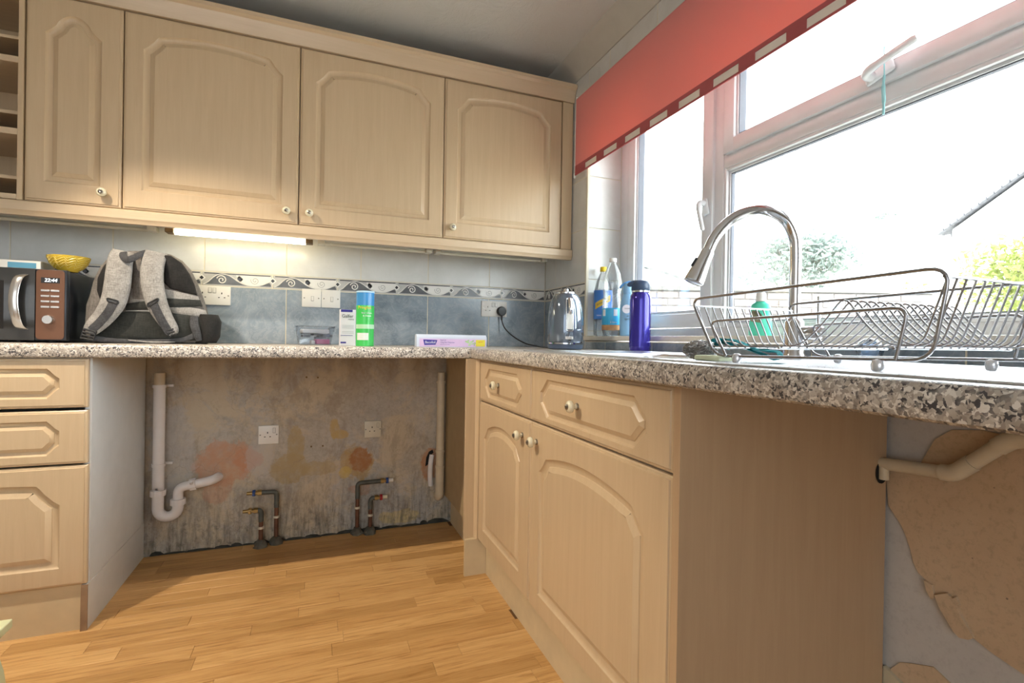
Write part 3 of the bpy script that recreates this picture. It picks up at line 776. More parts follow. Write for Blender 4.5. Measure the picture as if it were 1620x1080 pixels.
for k in range(14): x = -.50+k*.022; box(bm, x, x+.008, -2.55, -1.78, WT+.0003, WT+.0022, bev=.001, seg=1)
build('drainer_ribs', bm, STEEL, sk, smooth=50)
bm = new(); lathe(bm, [(.04, 0), (.038, .003), (.02, .001), (0, .001)], (-.36, -1.48, WT-.1545), 20); build('plug_hole', bm, CHROME, sk, smooth=40)

# faucet
fb = Vector((-.140, -1.727, WT+.0045)); dv = Vector((-.94, .34, 0)).normalized()
ft = thing('faucet', 'tall chrome swan-neck kitchen faucet with pull-out spray head behind the dish rack', 'faucet', fb)
bm = new(); lathe(bm, [(.027, 0), (.027, .006), (.023, .012), (.0215, .085), (.018, .092), (.0135, .096)], fb, 24); build('base', bm, CHROME, ft, smooth=40)
prof_n = [(0, .09), (0, .17), (0, .250), (.004, .292), (.024, .330), (.056, .350), (.088, .355), (.128, .346), (.159, .329), (.183, .306), (.202, .279), (.213, .254)]
pts = smoothpts([fb+dv*a+Vector((0, 0, b)) for a, b in prof_n], 4)
tdir = (dv*.41+Vector((0, 0, -.91))).normalized()
bm = new(); tube(bm, pts, .0128, 16); build('neck', bm, CHROME, ft, smooth=50)
e = pts[-1]
bm = new(); tube(bm, [e, e+tdir*.003, e+tdir*.02, e+tdir*.070, e+tdir*.083, e+tdir*.085], [.0145, .0155, .0160, .0225, .0235, .020], 18); build('spray_head', bm, CHROME, ft, smooth=50)
bm = new(); sd = Vector((0, 0, 1))-tdir*tdir.z; sd.normalize(); tube(bm, [e+tdir*.028+sd*.0165, e+tdir*.05+sd*.0195], .0045, 8); build('spray_button', bm, BLACK, ft)
ldir = Vector((.2, -.98, 0)).normalized()
bm = new(); p0 = fb+Vector((0, 0, .06)); tube(bm, [p0+ldir*.015, p0+ldir*.03, p0+ldir*.062, p0+ldir*.068], [.014, .0165, .0165, .013], 14); build('valve_body', bm, CHROME, ft, smooth=40)
bm = new(); p1 = p0+ldir*.056; tube(bm, [p1+Vector((0, 0, .012)), p1+Vector((0, 0, .085))], .0045, 10); build('lever', bm, CHROME, ft, smooth=40)

# ------------------------------------------------------------------ dish rack
rk = thing('dish_rack', 'chrome wire dish rack with plate hoops standing on the steel drainer', 'dish rack', (-.425, -2.06, WT+.003))
XA, XB = -.55, -.303
tilt = lambda y: .0192*(-2.06-y)
def P(x, y, z): return (x, y, z+tilt(y))
ZL = .950
def loop(x, top, low):
    ya, yb, yc, yd, z1 = top   # top far, bottom far, bottom near, top near
    return rpath([P(x, yb, ZL), P(x, ya, z1), P(x, yd, z1), P(x, yc, ZL)], .024, 5, closed=True)
for x, s in ((XA, -1), (XB, 1)):
    bm = new(); tube(bm, loop(x, (-1.842, -1.905, -2.245, -2.262, 1.0565), 0), .0024, 8, closed=True); build('side_frame', bm, WIRE, rk, smooth=60)
    bm = new(); xx = x+s*.004
    tube(bm, rpath([P(xx, -1.935, ZL), P(xx, -1.895, 1.012), P(xx, -2.222, 1.0135), P(xx, -2.208, ZL)], .018, 4), .0022, 8); build('side_handle', bm, WIRE, rk, smooth=60)
NW = 14; ZW = .967
for k in range(NW):
    x = XA+.004+(XB-XA-.008)*k/(NW-1)
    pts = [P(x, -1.853, 1.043), P(x, -1.889, ZW), P(x, -2.070, ZW), P(x, -2.103, .995), P(x, -2.137, 1.036), P(x, -2.166, .995), P(x, -2.196, ZW), P(x, -2.232, ZW), P(x, -2.257, 1.046)]
    q = rpath(pts, .016, 4)
    bm = new(); tube(bm, q, .0013, 6); build('wire', bm, WIRE, rk, smooth=60)
for y, z in ((-1.853, 1.043), (-2.257, 1.046), (-1.90, ZW-.0028), (-2.04, ZW-.0028), (-2.205, ZW-.0028), ):
    bm = new(); tube(bm, [P(XA-.003, y, z), P(XB+.003, y, z)], .0018, 6); build('cross_wire', bm, WIRE, rk, smooth=60)
FOOT = plain('silvery_foot', (.78, .80, .84), .16, .03, Metallic=.6)
for x in (XA, XB):
    for y in (-1.955, -2.185):
        bm = new(); c = P(x, y, 0); lathe(bm, [(.0, 0), (.005, .0005), (.0075, .004), (.008, .010), (.0065, .0155), (.003, .0175), (0, .0175)], (x, y, WT+.0025), 14); build('foot', bm, FOOT, rk, smooth=50)

# ------------------------------------------------------------------ base cabinets by the window
XD = -.588; Mr = Matrix.Translation((XD, 0, 0)) @ Matrix.Rotation(R(-90), 4, 'Z')   # local x = distance towards the camera
Y0, Y1, Y2 = -.645, -1.175, -1.842
bc = thing('base_cabinet', 'maple base cabinet under the window with arched doors and drawers', 'cabinet', (-.3, -1.24, 0))
bm = new(); xf = XD+.0205
for a, b in ((Y0-.016, Y0), (Y1-.008, Y1+.008), (Y2, Y2+.016)):
    box(bm, xf, -.02, a, b, .15, .72); box(bm, xf, -.58 if False else xf+.02, a, b, .72, .886)
box(bm, xf, -.02, Y2+.016, Y0-.016, .15, .166); box(bm, xf, xf+.019, Y2+.016, Y0-.016, .868, .886); box(bm, xf, xf+.019, Y2+.016, Y0-.016, .706, .722)
box(bm, -.028, -.02, Y2+.016, Y0-.016, .166, .72)
build('body', bm, CARCASS, bc)
DRO = dict(ml=.066, mr=.080, mb=.022, sh=.030, cv=(.045, .04))
front(bc, -Y0+.001, .7215, Y0-Y1-.0015, .1645, 'drawer', 'drawer', DRO, Mr, MAPLE_HY if False else MAPLE_V, kn=(.225, .080))
front(bc, -Y1+.0005, .7215, Y1-Y2-.0015, .1645, 'drawer', 'drawer', DRO, Mr, MAPLE_V, kn=(.295, .080))
LO = dict(ml=.066, mr=.082, mb=.060, sh=.138, cv=(.045, .045), apex=.066)
front(bc, -Y0+.001, .150, Y0-Y1-.002, .566, 'arch', 'door', LO, Mr, kn=(.462, .512))
front(bc, -Y1+.001, .150, Y1-Y2-.002, .566, 'arch', 'door', LO, Mr, kn=(.045, .512))
build('plinth', B(-.547, -.531, Y2+.002, -.638, .0, .149), PLINTH, bc)
gb = build('side_panel', B(-.5875, -.010, -1.862, -1.843, 0.0, .888, bev=.0008), MAPLE_D, bc, label='brown veneered side panel')
bm = new(); lathe(bm, [(.02, 0), (.02, .0008)], (0, 0, 0), 20, 1, 1.25); bm.transform(Matrix.Translation((-.028, -1.8632, .686)) @ Matrix.Rotation(R(90), 4, 'X')); build('pipe_hole', bm, DARKHOLE, bc)

# corner unit: blank panel facing the empty bay, post and toe board
cu = thing('corner_cabinet', 'blank-sided corner cabinet with a maple corner post where the worktops meet', 'cabinet', (-.3, -.3, 0))
bm = new(); box(bm, -.5745, -.556, -.598, -.022, .150, .888); build('side_panel', bm, BEIGE, cu)
bm = new(); box(bm, -.556, -.02, -.598, -.582, .150, .888); box(bm, -.556, -.02, -.040, -.024, .150, .888); box(bm, -.556, -.02, -.582, -.040, .150, .166); build('body', bm, CARCASS, cu)
bm = new(); prism(bm, [(-.637, -.620), (-.637, -.604), (-.618, -.600), (-.5755, -.600), (-.5755, -.640), (-.588, -.640), (-.590, -.628), (-.598, -.620)], XY, .149, .8885)
build('corner_post', bm, MAPLE_V, cu, smooth=20)
build('toe_board', B(-.637, -.5465, -.6355, -.6195, 0, .1485), PLINTH, cu)
build('plinth', B(-.540, -.524, -.598, -.025, 0, .149), PLINTH, cu)

# left-hand drawer unit
YL = -.588; Ml = Matrix.Translation((0, YL, 0)); XR = -1.9005
lc = thing('drawer_cabinet', 'base cabinet with two drawers over a door at the end of the empty bay', 'cabinet', (-2.2, -.3, 0))
bm = new(); box(bm, -2.519, -2.503, YL+.0205, -.022, .15, .888); box(bm, -2.503, XR-.02, YL+.0205, -.022, .15, .166); box(bm, -2.503, XR-.02, -.034, -.022, .166, .888); box(bm, -2.503, XR-.02, YL+.0205, YL+.05, .872, .888); build('body', bm, CARCASS, lc)
bm = new(); box(bm, XR-.018, XR, YL+.0205, -.008, .1495, .888); build('side_panel', bm, CARCASS, lc)
build('side_plinth', B(XR-.016, XR+.001, YL+.006, -.008, 0, .1485), CARCASS, lc)
bm = new(); prism(bm, [(-.5895, 0), (-.5895, .05), (-.5875, .12), (-.586, .1485), (-.583, .1485), (-.583, 0)], YZ, XR-.016, XR+.0015); build('chipped_edge', bm, CHIPS, lc)
build('plinth', B(-2.60, XR-.017, YL+.013, YL+.03, 0, .1485), PLINTH, lc)
DL = dict(ml=.070, mr=.072, mb=.030, sh=.032, cv=(.032, .032))
XL = -2.503
front(lc, XL, .728, XR-.006-XL, .158, 'drawer', 'drawer', DL, Ml)
front(lc, XL, .546, XR-.005-XL, .172, 'drawer', 'drawer', DL, Ml)
front(lc, XL, .152, XR-.003-XL, .388, 'arch', 'door', dict(ml=.066, mr=.070, mb=.060, sh=.124, cv=(.06, .065), apex=.052), Ml)

# ------------------------------------------------------------------ plates on the walls
def plate(name, label, x, z, w, h, kind, mat=WHITE_P, group=None, y=0.0):
    t = thing(name, label, 'socket' if 'sock' in kind else 'switch', (x, y, z), group=group)
    F0 = -.009
    build('plate', B(-w/2, w/2, F0, 0, -h/2, h/2, bev=.002), mat, t, local=True, smooth=40)
    def holes(cx):
        bm = new(); box(bm, cx-.002, cx+.002, F0-.0003, F0+.001, .006, .014); box(bm, cx-.0145, cx-.008, F0-.0003, F0+.001, -.011, -.0075); box(bm, cx+.008, cx+.0145, F0-.0003, F0+.001, -.011, -.0075)
        build('pin_holes', bm, DARKHOLE, t, local=True)
    def screw(cx, cz):
        bm = new(); lathe(bm, [(.0035, 0), (.003, .001), (0, .001)], (0, 0, 0), 8); bm.transform(Matrix.Translation((cx, F0, cz)) @ Matrix.Rotation(R(90), 4, 'X')); build('screw', bm, PEWTER, t, local=True)
    def rocker(cx, cz, s=.008):
        build('rocker_shadow', B(cx-s/2-.0012, cx+s/2+.0012, F0-.0006, F0+.0002, cz-.0122, cz+.0115), ROCKSHADE, t, local=True)  # thin grey sheet standing in for the shadow around the rocker
        build('rocker', B(cx-s/2, cx+s/2, F0-.0035, F0, cz-.0105, cz+.0105, bev=.001), mat, t, local=True)
    if kind == 'double_sock':
        holes(-.038); holes(.038); rocker(-.009, .022, .011); rocker(.009, .022, .011); screw(-.064, 0); screw(.064, 0)
    elif kind == 'single_sock':
        holes(-.004); rocker(.024, .020, .009); screw(-.035, 0); screw(.035, 0)
    else:
        rocker(.004, -.002, .010); screw(-.032, 0); screw(.032, 0)
    return t
plate('double_socket', 'white double socket half hidden by the backpack on the grey tiles', -1.655, 1.149, .146, .086, 'double_sock')
plate('light_switch', 'white switch plate above the plastic tub, further from the crisp tube', -1.239, 1.155, .086, .086, 'switch')
plate('light_switch', 'white switch plate next to the green crisp tube', -1.151, 1.155, .086, .086, 'switch')
plate('double_socket', 'white double socket holding the black plug near the kettle', -.308, 1.138, .146, .086, 'double_sock')
plate('single_socket', 'white single socket on bare plaster above the copper pipes and pink patch', -1.4175, .506, .086, .086, 'single_sock', y=.006)
plate('single_socket', 'white single socket on bare plaster closer to the corner post', -.9425, .509, .082, .082, 'single_sock', WHITE_D, y=.006)

# plug and kettle flex
t = thing('plug', 'black plug in the double socket with its flex running to the kettle', 'plug', (-.270, -.009, 1.128))
bm = new(); lathe(bm, [(.026, .0), (.0265, .016), (.022, .026), (0, .028)], (0, 0, 0), 20); bm.transform(Matrix.Translation((-.270, -.0095, 1.126)) @ Matrix.Rotation(R(90), 4, 'X')); build('plug_top', bm, BLACK, t, smooth=40)
bm = new(); pts = smoothpts([(-.270, -.025, 1.106), (-.270, -.028, 1.075), (-.258, -.05, 1.03), (-.232, -.12, .985), (-.205, -.22, .952), (-.185, -.33, .940), (-.20, -.42, .9375), (-.215, -.52, .9375), (-.218, -.604, .941)], 6); tube(bm, pts, [.006]*6+[.0034]*(len(pts)-6), 8); build('flex', bm, BLACK, t, smooth=60)

# ------------------------------------------------------------------ waste pipes
wp = thing('waste_pipe', 'white standpipe with a bottle-neck trap on the plaster beside the drawer cabinet', 'pipe', (-1.842, -.035, .16))
XP, YP = -1.842, -.040
bm = new(); tube(bm, [(XP, YP, .30), (XP, YP, .752)], .0225, 18); build('standpipe', bm, PIPEW, wp, smooth=40)
bm = new(); tube(bm, [(XP, YP, .740), (XP, YP, .803)], .0205, 18); build('upper_pipe', bm, PIPEC, wp, smooth=40)
for z in (.745, .405):
    bm = new(); tube(bm, [(XP, YP, z-.006), (XP, YP, z+.006)], .0262, 18); box(bm, XP-.012, XP+.045, -.012, .005, z-.005, z+.005); build('clip', bm, PIPEW, wp, smooth=40)
u = [Vector((XP, YP, .31)), Vector((XP, YP, .215))]
for i in range(1, 12): a = R(180*i/11); u.append(Vector((XP+.037*(1-math.cos(a)), YP, .215-.037*math.sin(a))))
u.append(Vector((XP+.074, YP, .24)))
bm = new(); tube(bm, u, .0225, 18); build('trap_bend', bm, PIPEW, wp, smooth=50)
for cx, z in ((XP, .285), (XP+.074, .240)):
    bm = new(); tube(bm, [(cx, YP, z-.012), (cx, YP, z+.012)], .030, 14); build('trap_nut', bm, PIPEW, wp, smooth=20)
bm = new(); tube(bm, rpath([(XP+.074, YP, .245), (XP+.074, YP, .302), (XP+.15, YP, .312)], .03, 6), .020, 18); build('elbow', bm, PIPEW, wp, smooth=50)
bm = new(); tube(bm, [(XP+.118, YP, .3085), (XP+.142, YP, .3115)], .0265, 10); tube(bm, [(XP+.128, YP-.02, .318), (XP+.128, YP-.036, .332)], .007, 8); build('collar', bm, PIPEW, wp, smooth=20)
bm = new(); tube(bm, rpath([(XP+.148, YP, .312), (XP+.205, YP, .322), (XP+.222, .006, .325)], .028, 6), .0205, 18); build('outlet', bm, PIPEW, wp, smooth=50)

w2 = thing('waste_pipe', 'cream standpipe on the plaster beside the corner cabinet', 'pipe', (-.612, -.04, .14))
XQ = -.606
bm = new(); tube(bm, [(XQ, YP, .19), (XQ, YP, .748)], .0205, 18); build('standpipe', bm, PIPEC, w2, smooth=40)
bm = new(); tube(bm, [(XQ, YP, .746), (XQ, YP, .795)], .0185, 18); build('upper_pipe', bm, PIPEC, w2, smooth=40)
bm = new(); tube(bm, smoothpts([(XQ, YP, .30), (XQ, YP, .19), (XQ, YP+.002, .160), (XQ, YP+.018, .145), (XQ, .0, .150)], 4), .0225, 18); build('bend', bm, PIPEC, w2, smooth=50)
for z in (.745, .385, .305):
    bm = new(); tube(bm, [(XQ, YP, z-.006), (XQ, YP, z+.006)], .0245, 18); build('clip', bm, PIPEC, w2, smooth=40)
bm = new(); tube(bm, smoothpts([(-.645, -.006, .20), (-.650, -.012, .26), (-.648, -.012, .32), (-.640, -.004, .36)], 3), .013, 10); build('wall_elbow', bm, PIPEW, w2, smooth=50)
bm = new(); prism(bm, [(-.672, .30), (-.668, .345), (-.655, .375), (-.636, .385), (-.63, .37), (-.652, .35), (-.658, .31)], XZ, .008, .003); build('broken_hole', bm, DARKHOLE, w2)

w3 = thing('waste_pipe', 'pinkish waste pipe on the side wall running out of the brown panel under the worktop', 'pipe', (-.03, -2.0, .72))
bm = new(); tube(bm, [(-.027, -1.8625, .706), (-.027, -1.985, .716)], .0135, 14); build('pipe_run', bm, PIPEC, w3, smooth=40)
bm = new(); tube(bm, rpath([(-.027, -1.978, .7155), (-.027, -2.0, .7175), (-.027, -2.03, .747)], .015, 4), .0165, 14); build('elbow', bm, PIPEC, w3, smooth=40)
bm = new(); tube(bm, [(-.027, -2.025, .742), (-.027, -2.075, .792)], .0145, 14); build('pipe_run', bm, PIPEC, w3, smooth=40)
bm = new(); tube(bm, rpath([(-.027, -2.068, .785), (-.027, -2.092, .806), (-.027, -2.14, .808)], .02, 5), .0168, 14); build('elbow', bm, PIPEC, w3, smooth=40)
bm = new(); tube(bm, [(-.027, -2.13, .808), (-.027, -2.60, .812)], .0145, 14); build('pipe_run', bm, PIPEC, w3, smooth=40)
bm = new(); tube(bm, [(-.029, -1.868, .700), (-.029, -1.868, .672)], .0105, 12); build('pipe_stub', bm, PIPEC, w3, smooth=40)

# copper tails with valves
def tail(label, x, z, xe, cap, capmat, tipmat, y=-.028, rr_=.0095):
    t = thing('water_pipe', label, 'pipe', (x, y, 0))
    s = 1 if xe > x else -1
    bm = new(); tube(bm, [(x, y, .002), (x, y, z*.72)], rr_, 12); build('copper_tube', bm, COPPER, t, smooth=40)
    bm = new(); tube(bm, rpath([(x, y, z*.70), (x, y, z), (xe-s*.055, y, z+.002)], .018, 5), rr_+.0015, 12); build('elbow', bm, OXID, t, smooth=50)
    bm = new(); tube(bm, [(xe-s*.062, y, z+.002), (xe-s*.045, y, z+.002), (xe-s*.044, y, z+.002), (xe-s*.02, y, z+.002)], [.013, .013, .0095, .0095], 6); build('compression_nut', bm, BRASS, t)
    bm = new(); tube(bm, [(xe-s*.036, y, z+.002), (xe-s*.024, y, z+.002)], .0145, 12); box(bm, xe-s*.034, xe-s*.026, y-.024, y-.008, z-.004, z+.008); build('valve_lever', bm, capmat, t)
    bm = new(); tube(bm, [(xe-s*.024, y, z+.002), (xe, y, z+.002)], .0095 if tipmat is not BRASS else .008, 12); build('valve_outlet', bm, tipmat, t, smooth=40)
    bm = new(); tube(bm, [(x, y, z*.50), (x, y, z*.50+.010)], rr_+.004, 12); box(bm, x-.010, x+.010, y, .005, z*.50+.001, z*.50+.009); build('clip', bm, WHITE_D, t)
    bm = new(); random.seed(int(abs(x)*1000)); lathe(bm, [(.031, 0), (.030, .008), (.024, .020), (.017, .030), (.012, .034)], (x, y, 0), 11)
    for v in bm.verts: v.co += Vector((random.uniform(-1, 1), random.uniform(-.6, .6), 0))*.006
    build('cement_collar', bm, CEMENT2, t)
tail('taller copper pipe with blue valve under the first bare-wall socket', -1.377, .243, -1.502, 0, BLUE, BRASS)
tail('shorter copper pipe with brass end beside the taller blue-valve one', -1.440, .167, -1.515, 0, BRASS, BRASS, y=-.045)
tail('tall copper pipe with blue valve and white tip below the rust stain', -1.014, .250, -.842, 0, BLUE, WHITE_P)
tail('short copper pipe with red valve and cream cap', -.953, .172, -.872, 0, RED, CERAMIC, y=-.040)

# ------------------------------------------------------------------ microwave
mw = thing('microwave', 'black microwave with copper control panel at the end of the worktop', 'microwave', (-2.27, -.22, WT))
MX0, MX1, MY, MZ0, MZ1 = -2.52, -2.040, -.380, WT+.008, 1.190
NAVY = plain('dark_painted_steel', (.016, .019, .026), .28, .1)
COPP = plain('copper_panel', (.19, .092, .055), .28, .05, Metallic=.75)
SATIN = plain('satin_silver', (.62, .60, .58), .22, .03, Metallic=.9)
build('body', B(MX0+.004, MX1-.002, MY+.028, -.03, MZ0+.004, MZ1-.002, bev=.004), NAVY, mw, smooth=40)
XPN = -2.127
build('door', B(MX0, XPN-.001, MY, MY+.027, MZ0, MZ1, bev=.002), plain('black_door', (.03, .03, .03), .12, .1), mw, smooth=40)
build('door_window', B(MX0+.05, XPN-.085, MY-.0008, MY+.001, MZ0+.04, MZ1-.045, bev=.0003), plain('dark_window', (.012, .010, .010), .06, .1), mw)
build('fascia', B(XPN, MX1, MY+.001, MY+.027, MZ0, MZ1, bev=.003), NAVY, mw, smooth=40)
poly = rr(XPN+.002, MX1-.006, MZ0+.004, MZ1-.002, .012); bm = new(); prism(bm, poly, XZ, MY-.0012, MY+.002); pn = build('control_panel', bm, COPP, mw)
cxp = (XPN+MX1-.004)/2
build('display', B(cxp-.026, cxp+.026, MY-.0022, MY-.001, 1.142, 1.161), BLACK, mw)
text('22:44', .0175, LED, mw, (cxp+.001+2.27, MY-.0024+.22, 1.1515-WT), sx=.92, shear=.15)
for z in (1.112, 1.093, 1.074, 1.055):
    for s in (-1, 1): build('button', B(cxp+(s*.0135)-.0125, cxp+(s*.0135)+.0125, MY-.004, MY-.001, z, z+.007, bev=.001), SATIN, mw)
bm = new(); lathe(bm, [(.017, 0), (.0165, .012), (.014, .0155), (0, .0155)], (0, 0, 0), 24); bm.transform(Matrix.Translation((cxp-.003, MY-.001, 1.014)) @ Matrix.Rotation(R(90), 4, 'X')); build('dial', bm, SATIN, mw, smooth=40)
hp = [(-2.157, MY-.004, 1.168), (-2.163, MY-.024, 1.155), (-2.168, MY-.036, 1.12), (-2.170, MY-.040, 1.075), (-2.167, MY-.036, 1.03), (-2.162, MY-.024, .992), (-2.155, MY-.004, .978)]
hp = smoothpts(hp, 4); bm = new(); rows2 = []
for p in hp: rows2.append([bm.verts.new(Vector(p)+Vector(d)) for d in ((-.013, 0, 0), (-.010, -.003, 0), (.010, -.003, 0), (.013, 0, 0), (.010, .005, 0), (-.010, .005, 0))])
for A, Bq in zip(rows2, rows2[1:]):
    for k in range(6): bm.faces.new((A[k], A[(k+1) % 6], Bq[(k+1) % 6], Bq[k]))
bm.faces.new(rows2[0]); bm.faces.new(rows2[-1][::-1]); build('door_handle', bm, SATIN, mw, smooth=60)
for x in (MX0+.04, -2.19, -2.10):
    bm = new(); lathe(bm, [(.016, 0), (.018, .009)], (x, MY+.05, WT), 12); build('foot', bm, BLACK, mw)

# yellow bowl with embossed chevrons
bw_c = Vector((-2.058, -.318, MZ1))
YEL = plain('yellow_glaze', (.60, .42, .04), .25, .06); YELD = plain('pale_yellow_glaze', (.72, .60, .18), .25, .04)
yb = thing('bowl', 'yellow chevron patterned bowl on the corner of the microwave', 'bowl', bw_c)
pf = [(.026, 0), (.028, .003), (.042, .014), (.054, .030), (.060, .046), (.062, .055), (.0595, .055), (.057, .046), (.050, .030), (.036, .014), (0, .007)]
bm = new(); lathe(bm, pf, bw_c, 36); build('shell', bm, YEL, yb, smooth=50)
bm = new()
def rad_at(z):
    for (r0, z0), (r1, z1) in zip(pf[1:6], pf[2:6]):
        if z0 <= z <= z1: return r0+(r1-r0)*(z-z0)/(z1-z0)
    return .06
for row in range(5):
    z0 = .010+row*.0085; pts = []
    N = 48
    for i in range(N): a = 2*math.pi*i/N; z = z0+(.0075 if i % 4 < 2 else 0)+(.00375 if i % 2 else 0)*(1 if i % 4 < 2 else 1); rz = rad_at(z)+.0002; pts.append((bw_c.x+rz*math.cos(a), bw_c.y+rz*math.sin(a), bw_c.z+z))
    tube(bm, pts, .0010, 4, closed=True)
build('chevrons', bm, YELD, yb)

# white box with a blue label, and a cable
t = thing('carton', 'flat white box with a light blue label on top of the microwave', 'box', (-2.24, -.31, MZ1))
build('box', B(-2.36, -2.128, -.345, -.24, MZ1, MZ1+.030, bev=.001), plain('white_card', (.72, .70, .66), .5, .03), t)
build('blue_label', B(-2.178-.04, -2.140, -.3458, -.3448, MZ1+.004, MZ1+.023), plain('light_blue_print', (.10, .30, .44), .5, .05), t)
bm = new(); tube(bm, smoothpts([(-2.135, -.22, MZ1+.004), (-2.12, -.235, MZ1+.018), (-2.10, -.24, MZ1+.028), (-2.088, -.235, MZ1+.018), (-2.10, -.23, MZ1+.006), (-2.118, -.225, MZ1+.014), (-2.125, -.22, MZ1+.03), (-2.14, -.215, MZ1+.022), (-2.15, -.20, MZ1+.004)], 5), .0026, 6)
build('cable', bm, BLACK, loc=(-2.12, -.22, MZ1), smooth=60, label='small coil of cable between the white box and the yellow bowl', cat='cable')

# ------------------------------------------------------------------ backpack
BPM = Matrix.Translation((-1.796, -.315, WT)) @ Matrix.Rotation(R(3), 4, 'Z')
bp = thing('backpack', 'grey and black backpack standing straps outward beside the microwave', 'backpack', M=BPM)
s_ = .000376
def Q(cx, cy, d=0): return ((cx-620)*s_, -d, (1035-cy)*s_)
def fabric(name, a, b, sc_=900, rough=.9):
    t = NT(name); co = t.co(); n1 = t.noise(t.co((1, 1, .15)), sc_*.5, 2); n2 = t.noise(t.co((.15, 1, 1)), sc_*.5, 2); n3 = t.noise(co, 25, 3)
    f = t.mul(t.mul(n1, n2, 'ADD'), .5); t.bump(f, .3, .0008); return t.fin(t.ramp(t.mul(t.mul(f, .7), t.mul(n3, .3), 'ADD'), (.4, a), (.6, b)), rough)
MEL = fabric('grey_melange_fabric', (.19, .18, .17), (.37, .355, .335)); MEL_D = fabric('darker_grey_fabric', (.10, .09, .08), (.20, .18, .165))
MESHD = fabric('black_mesh_fabric', (.006, .0055, .005), (.018, .016, .015)); WEB = fabric('black_webbing', (.03, .03, .033), (.07, .07, .075)); LINER = fabric('dark_green_liner', (.012, .014, .012), (.03, .031, .028))
ol = [(90, 1010), (60, 930), (75, 820), (85, 700), (95, 560), (120, 430), (165, 300), (225, 205), (300, 145), (400, 105), (520, 92), (640, 92), (750, 108), (850, 165), (930, 260), (985, 380), (1030, 500), (1070, 640), (1105, 780), (1125, 900), (1120, 1010), (1080, 1033), (600, 1036), (140, 1033)]
ol2 = [((a-620)*s_, (1035-b)*s_) for a, b in ol][::-1]
def area(p): return sum(p[i-1][0]*p[i][1]-p[i][0]*p[i-1][1] for i in range(len(p)))
if area(ol2) < 0: ol2 = ol2[::-1]
bm = new(); rings = []
for y, d in ((.135, .07), (.13, .045), (.10, .018), (.06, .004), (.02, 0), (-.008, .003), (-.016, .012), (-.018, .03)):
    rings.append([bm.verts.new((a, y, max(b, .0005))) for a, b in offset(ol2, d)])
link(rings); bm.faces.new(rings[0][::-1]); bm.faces.new(rings[-1])
build('body', bm, MEL_D, bp, local=True, smooth=50)
def pad(pts, d0, d1, mat, name, inset=.006):
    p = [((a-620)*s_, (1035-b)*s_) for a, b in pts]
    if area(p) < 0: p = p[::-1]
    bm = new(); r_ = [[bm.verts.new((a, -d, b)) for a, b in q] for q, d in ((p, d0), (p, d0+(d1-d0)*.6), (offset(p, inset), d1))]
    link2(bm, r_); bm.faces.new(r_[0][::-1]); bm.faces.new(r_[-1]); return build(name, bm, mat, bp, local=True, smooth=50)
def link2(bm, rs):
    for A, Bq in zip(rs, rs[1:]):
        for k in range(len(A)): bm.faces.new((A[k], A[(k+1) % len(A)], Bq[(k+1) % len(A)], Bq[k]))
pad([(200, 640), (165, 520), (170, 400), (210, 290), (270, 200), (340, 160), (345, 420), (300, 600)], .012, .026, MESHD, 'back_pad')
pad([(690, 130), (770, 135), (860, 200), (930, 310), (975, 420), (1000, 525), (880, 500), (760, 470), (700, 400)], .012, .026, MESHD, 'back_pad')
pad([(440, 600), (450, 200), (540, 200), (560, 600)], .012, .024, MEL_D, 'centre_panel')
pad([(420, 480), (700, 470), (880, 505), (1010, 535), (1035, 650), (420, 640)], .010, .022, MEL, 'middle_panel')
pad([(400, 640), (740, 570), (1030, 575), (1050, 640), (780, 660), (400, 708)], .018, .028, LINER, 'luggage_band')
pad([(740, 660), (940, 650), (1080, 680), (1100, 760), (960, 745), (800, 725)], .016, .024, MEL, 'lower_panel')
pad([(120, 960), (250, 760), (420, 715), (800, 722), (1000, 745), (1090, 800), (1105, 960), (1080, 1000), (200, 1000)], .012, .030, LINER, 'lumbar_pad', .012)
bm = new(); tube(bm, [Q(400, 712, .026), Q(580, 706, .030), Q(760, 722, .026)], .0012, 6); build('piping', bm, plain('silver_piping', (.5, .5, .48), .4, .03), bp, local=True)
def strap(pts, ws, mat, name, th, n=5):
    q = smoothpts([Q(*p) for p in pts], n); W = []
    for i in range(len(ws)-1):
        for k in range(n): W.append((ws[i]+(ws[i+1]-ws[i])*k/n)*s_)
    W.append(ws[-1]*s_); bm = new(); ribbon(bm, q, W, th); return build(name, bm, mat, bp, local=True, smooth=60)
L1 = strap([(370, 118, .006), (358, 200, .030), (355, 340, .045), (345, 500, .052), (318, 640, .055), (250, 770, .05), (170, 870, .045), (130, 925, .042)], [190, 205, 212, 215, 205, 175, 150, 110], MEL, 'shoulder_strap', .012)
L2 = strap([(640, 102, .006), (625, 200, .030), (622, 340, .045), (640, 500, .052), (675, 640, .055), (735, 780, .05), (790, 880, .045), (800, 930, .042)], [190, 200, 196, 190, 180, 150, 125, 90], MEL, 'shoulder_strap', .012)
strap([(330, 640, .069), (290, 730, .066), (215, 840, .060), (150, 910, .054)], [74, 74, 74, 74], WEB, 'webbing', .002)
strap([(650, 640, .069), (690, 740, .066), (740, 850, .060), (785, 930, .054)], [74, 74, 74, 74], WEB, 'webbing', .002)
for (a, b), (c, d), e in (((280, 605), (370, 650), .070), ((600, 650), (690, 605), .070)):
    bm = new(); tube(bm, rpath([Q(a, b-8, e), Q(c, d-26, e), Q(c-4, d+6, e), Q(a+4, b+24, e)], .006, 4, closed=True), .0028, 8, closed=True); build('ring', bm, BLACK, bp, local=True, smooth=60)
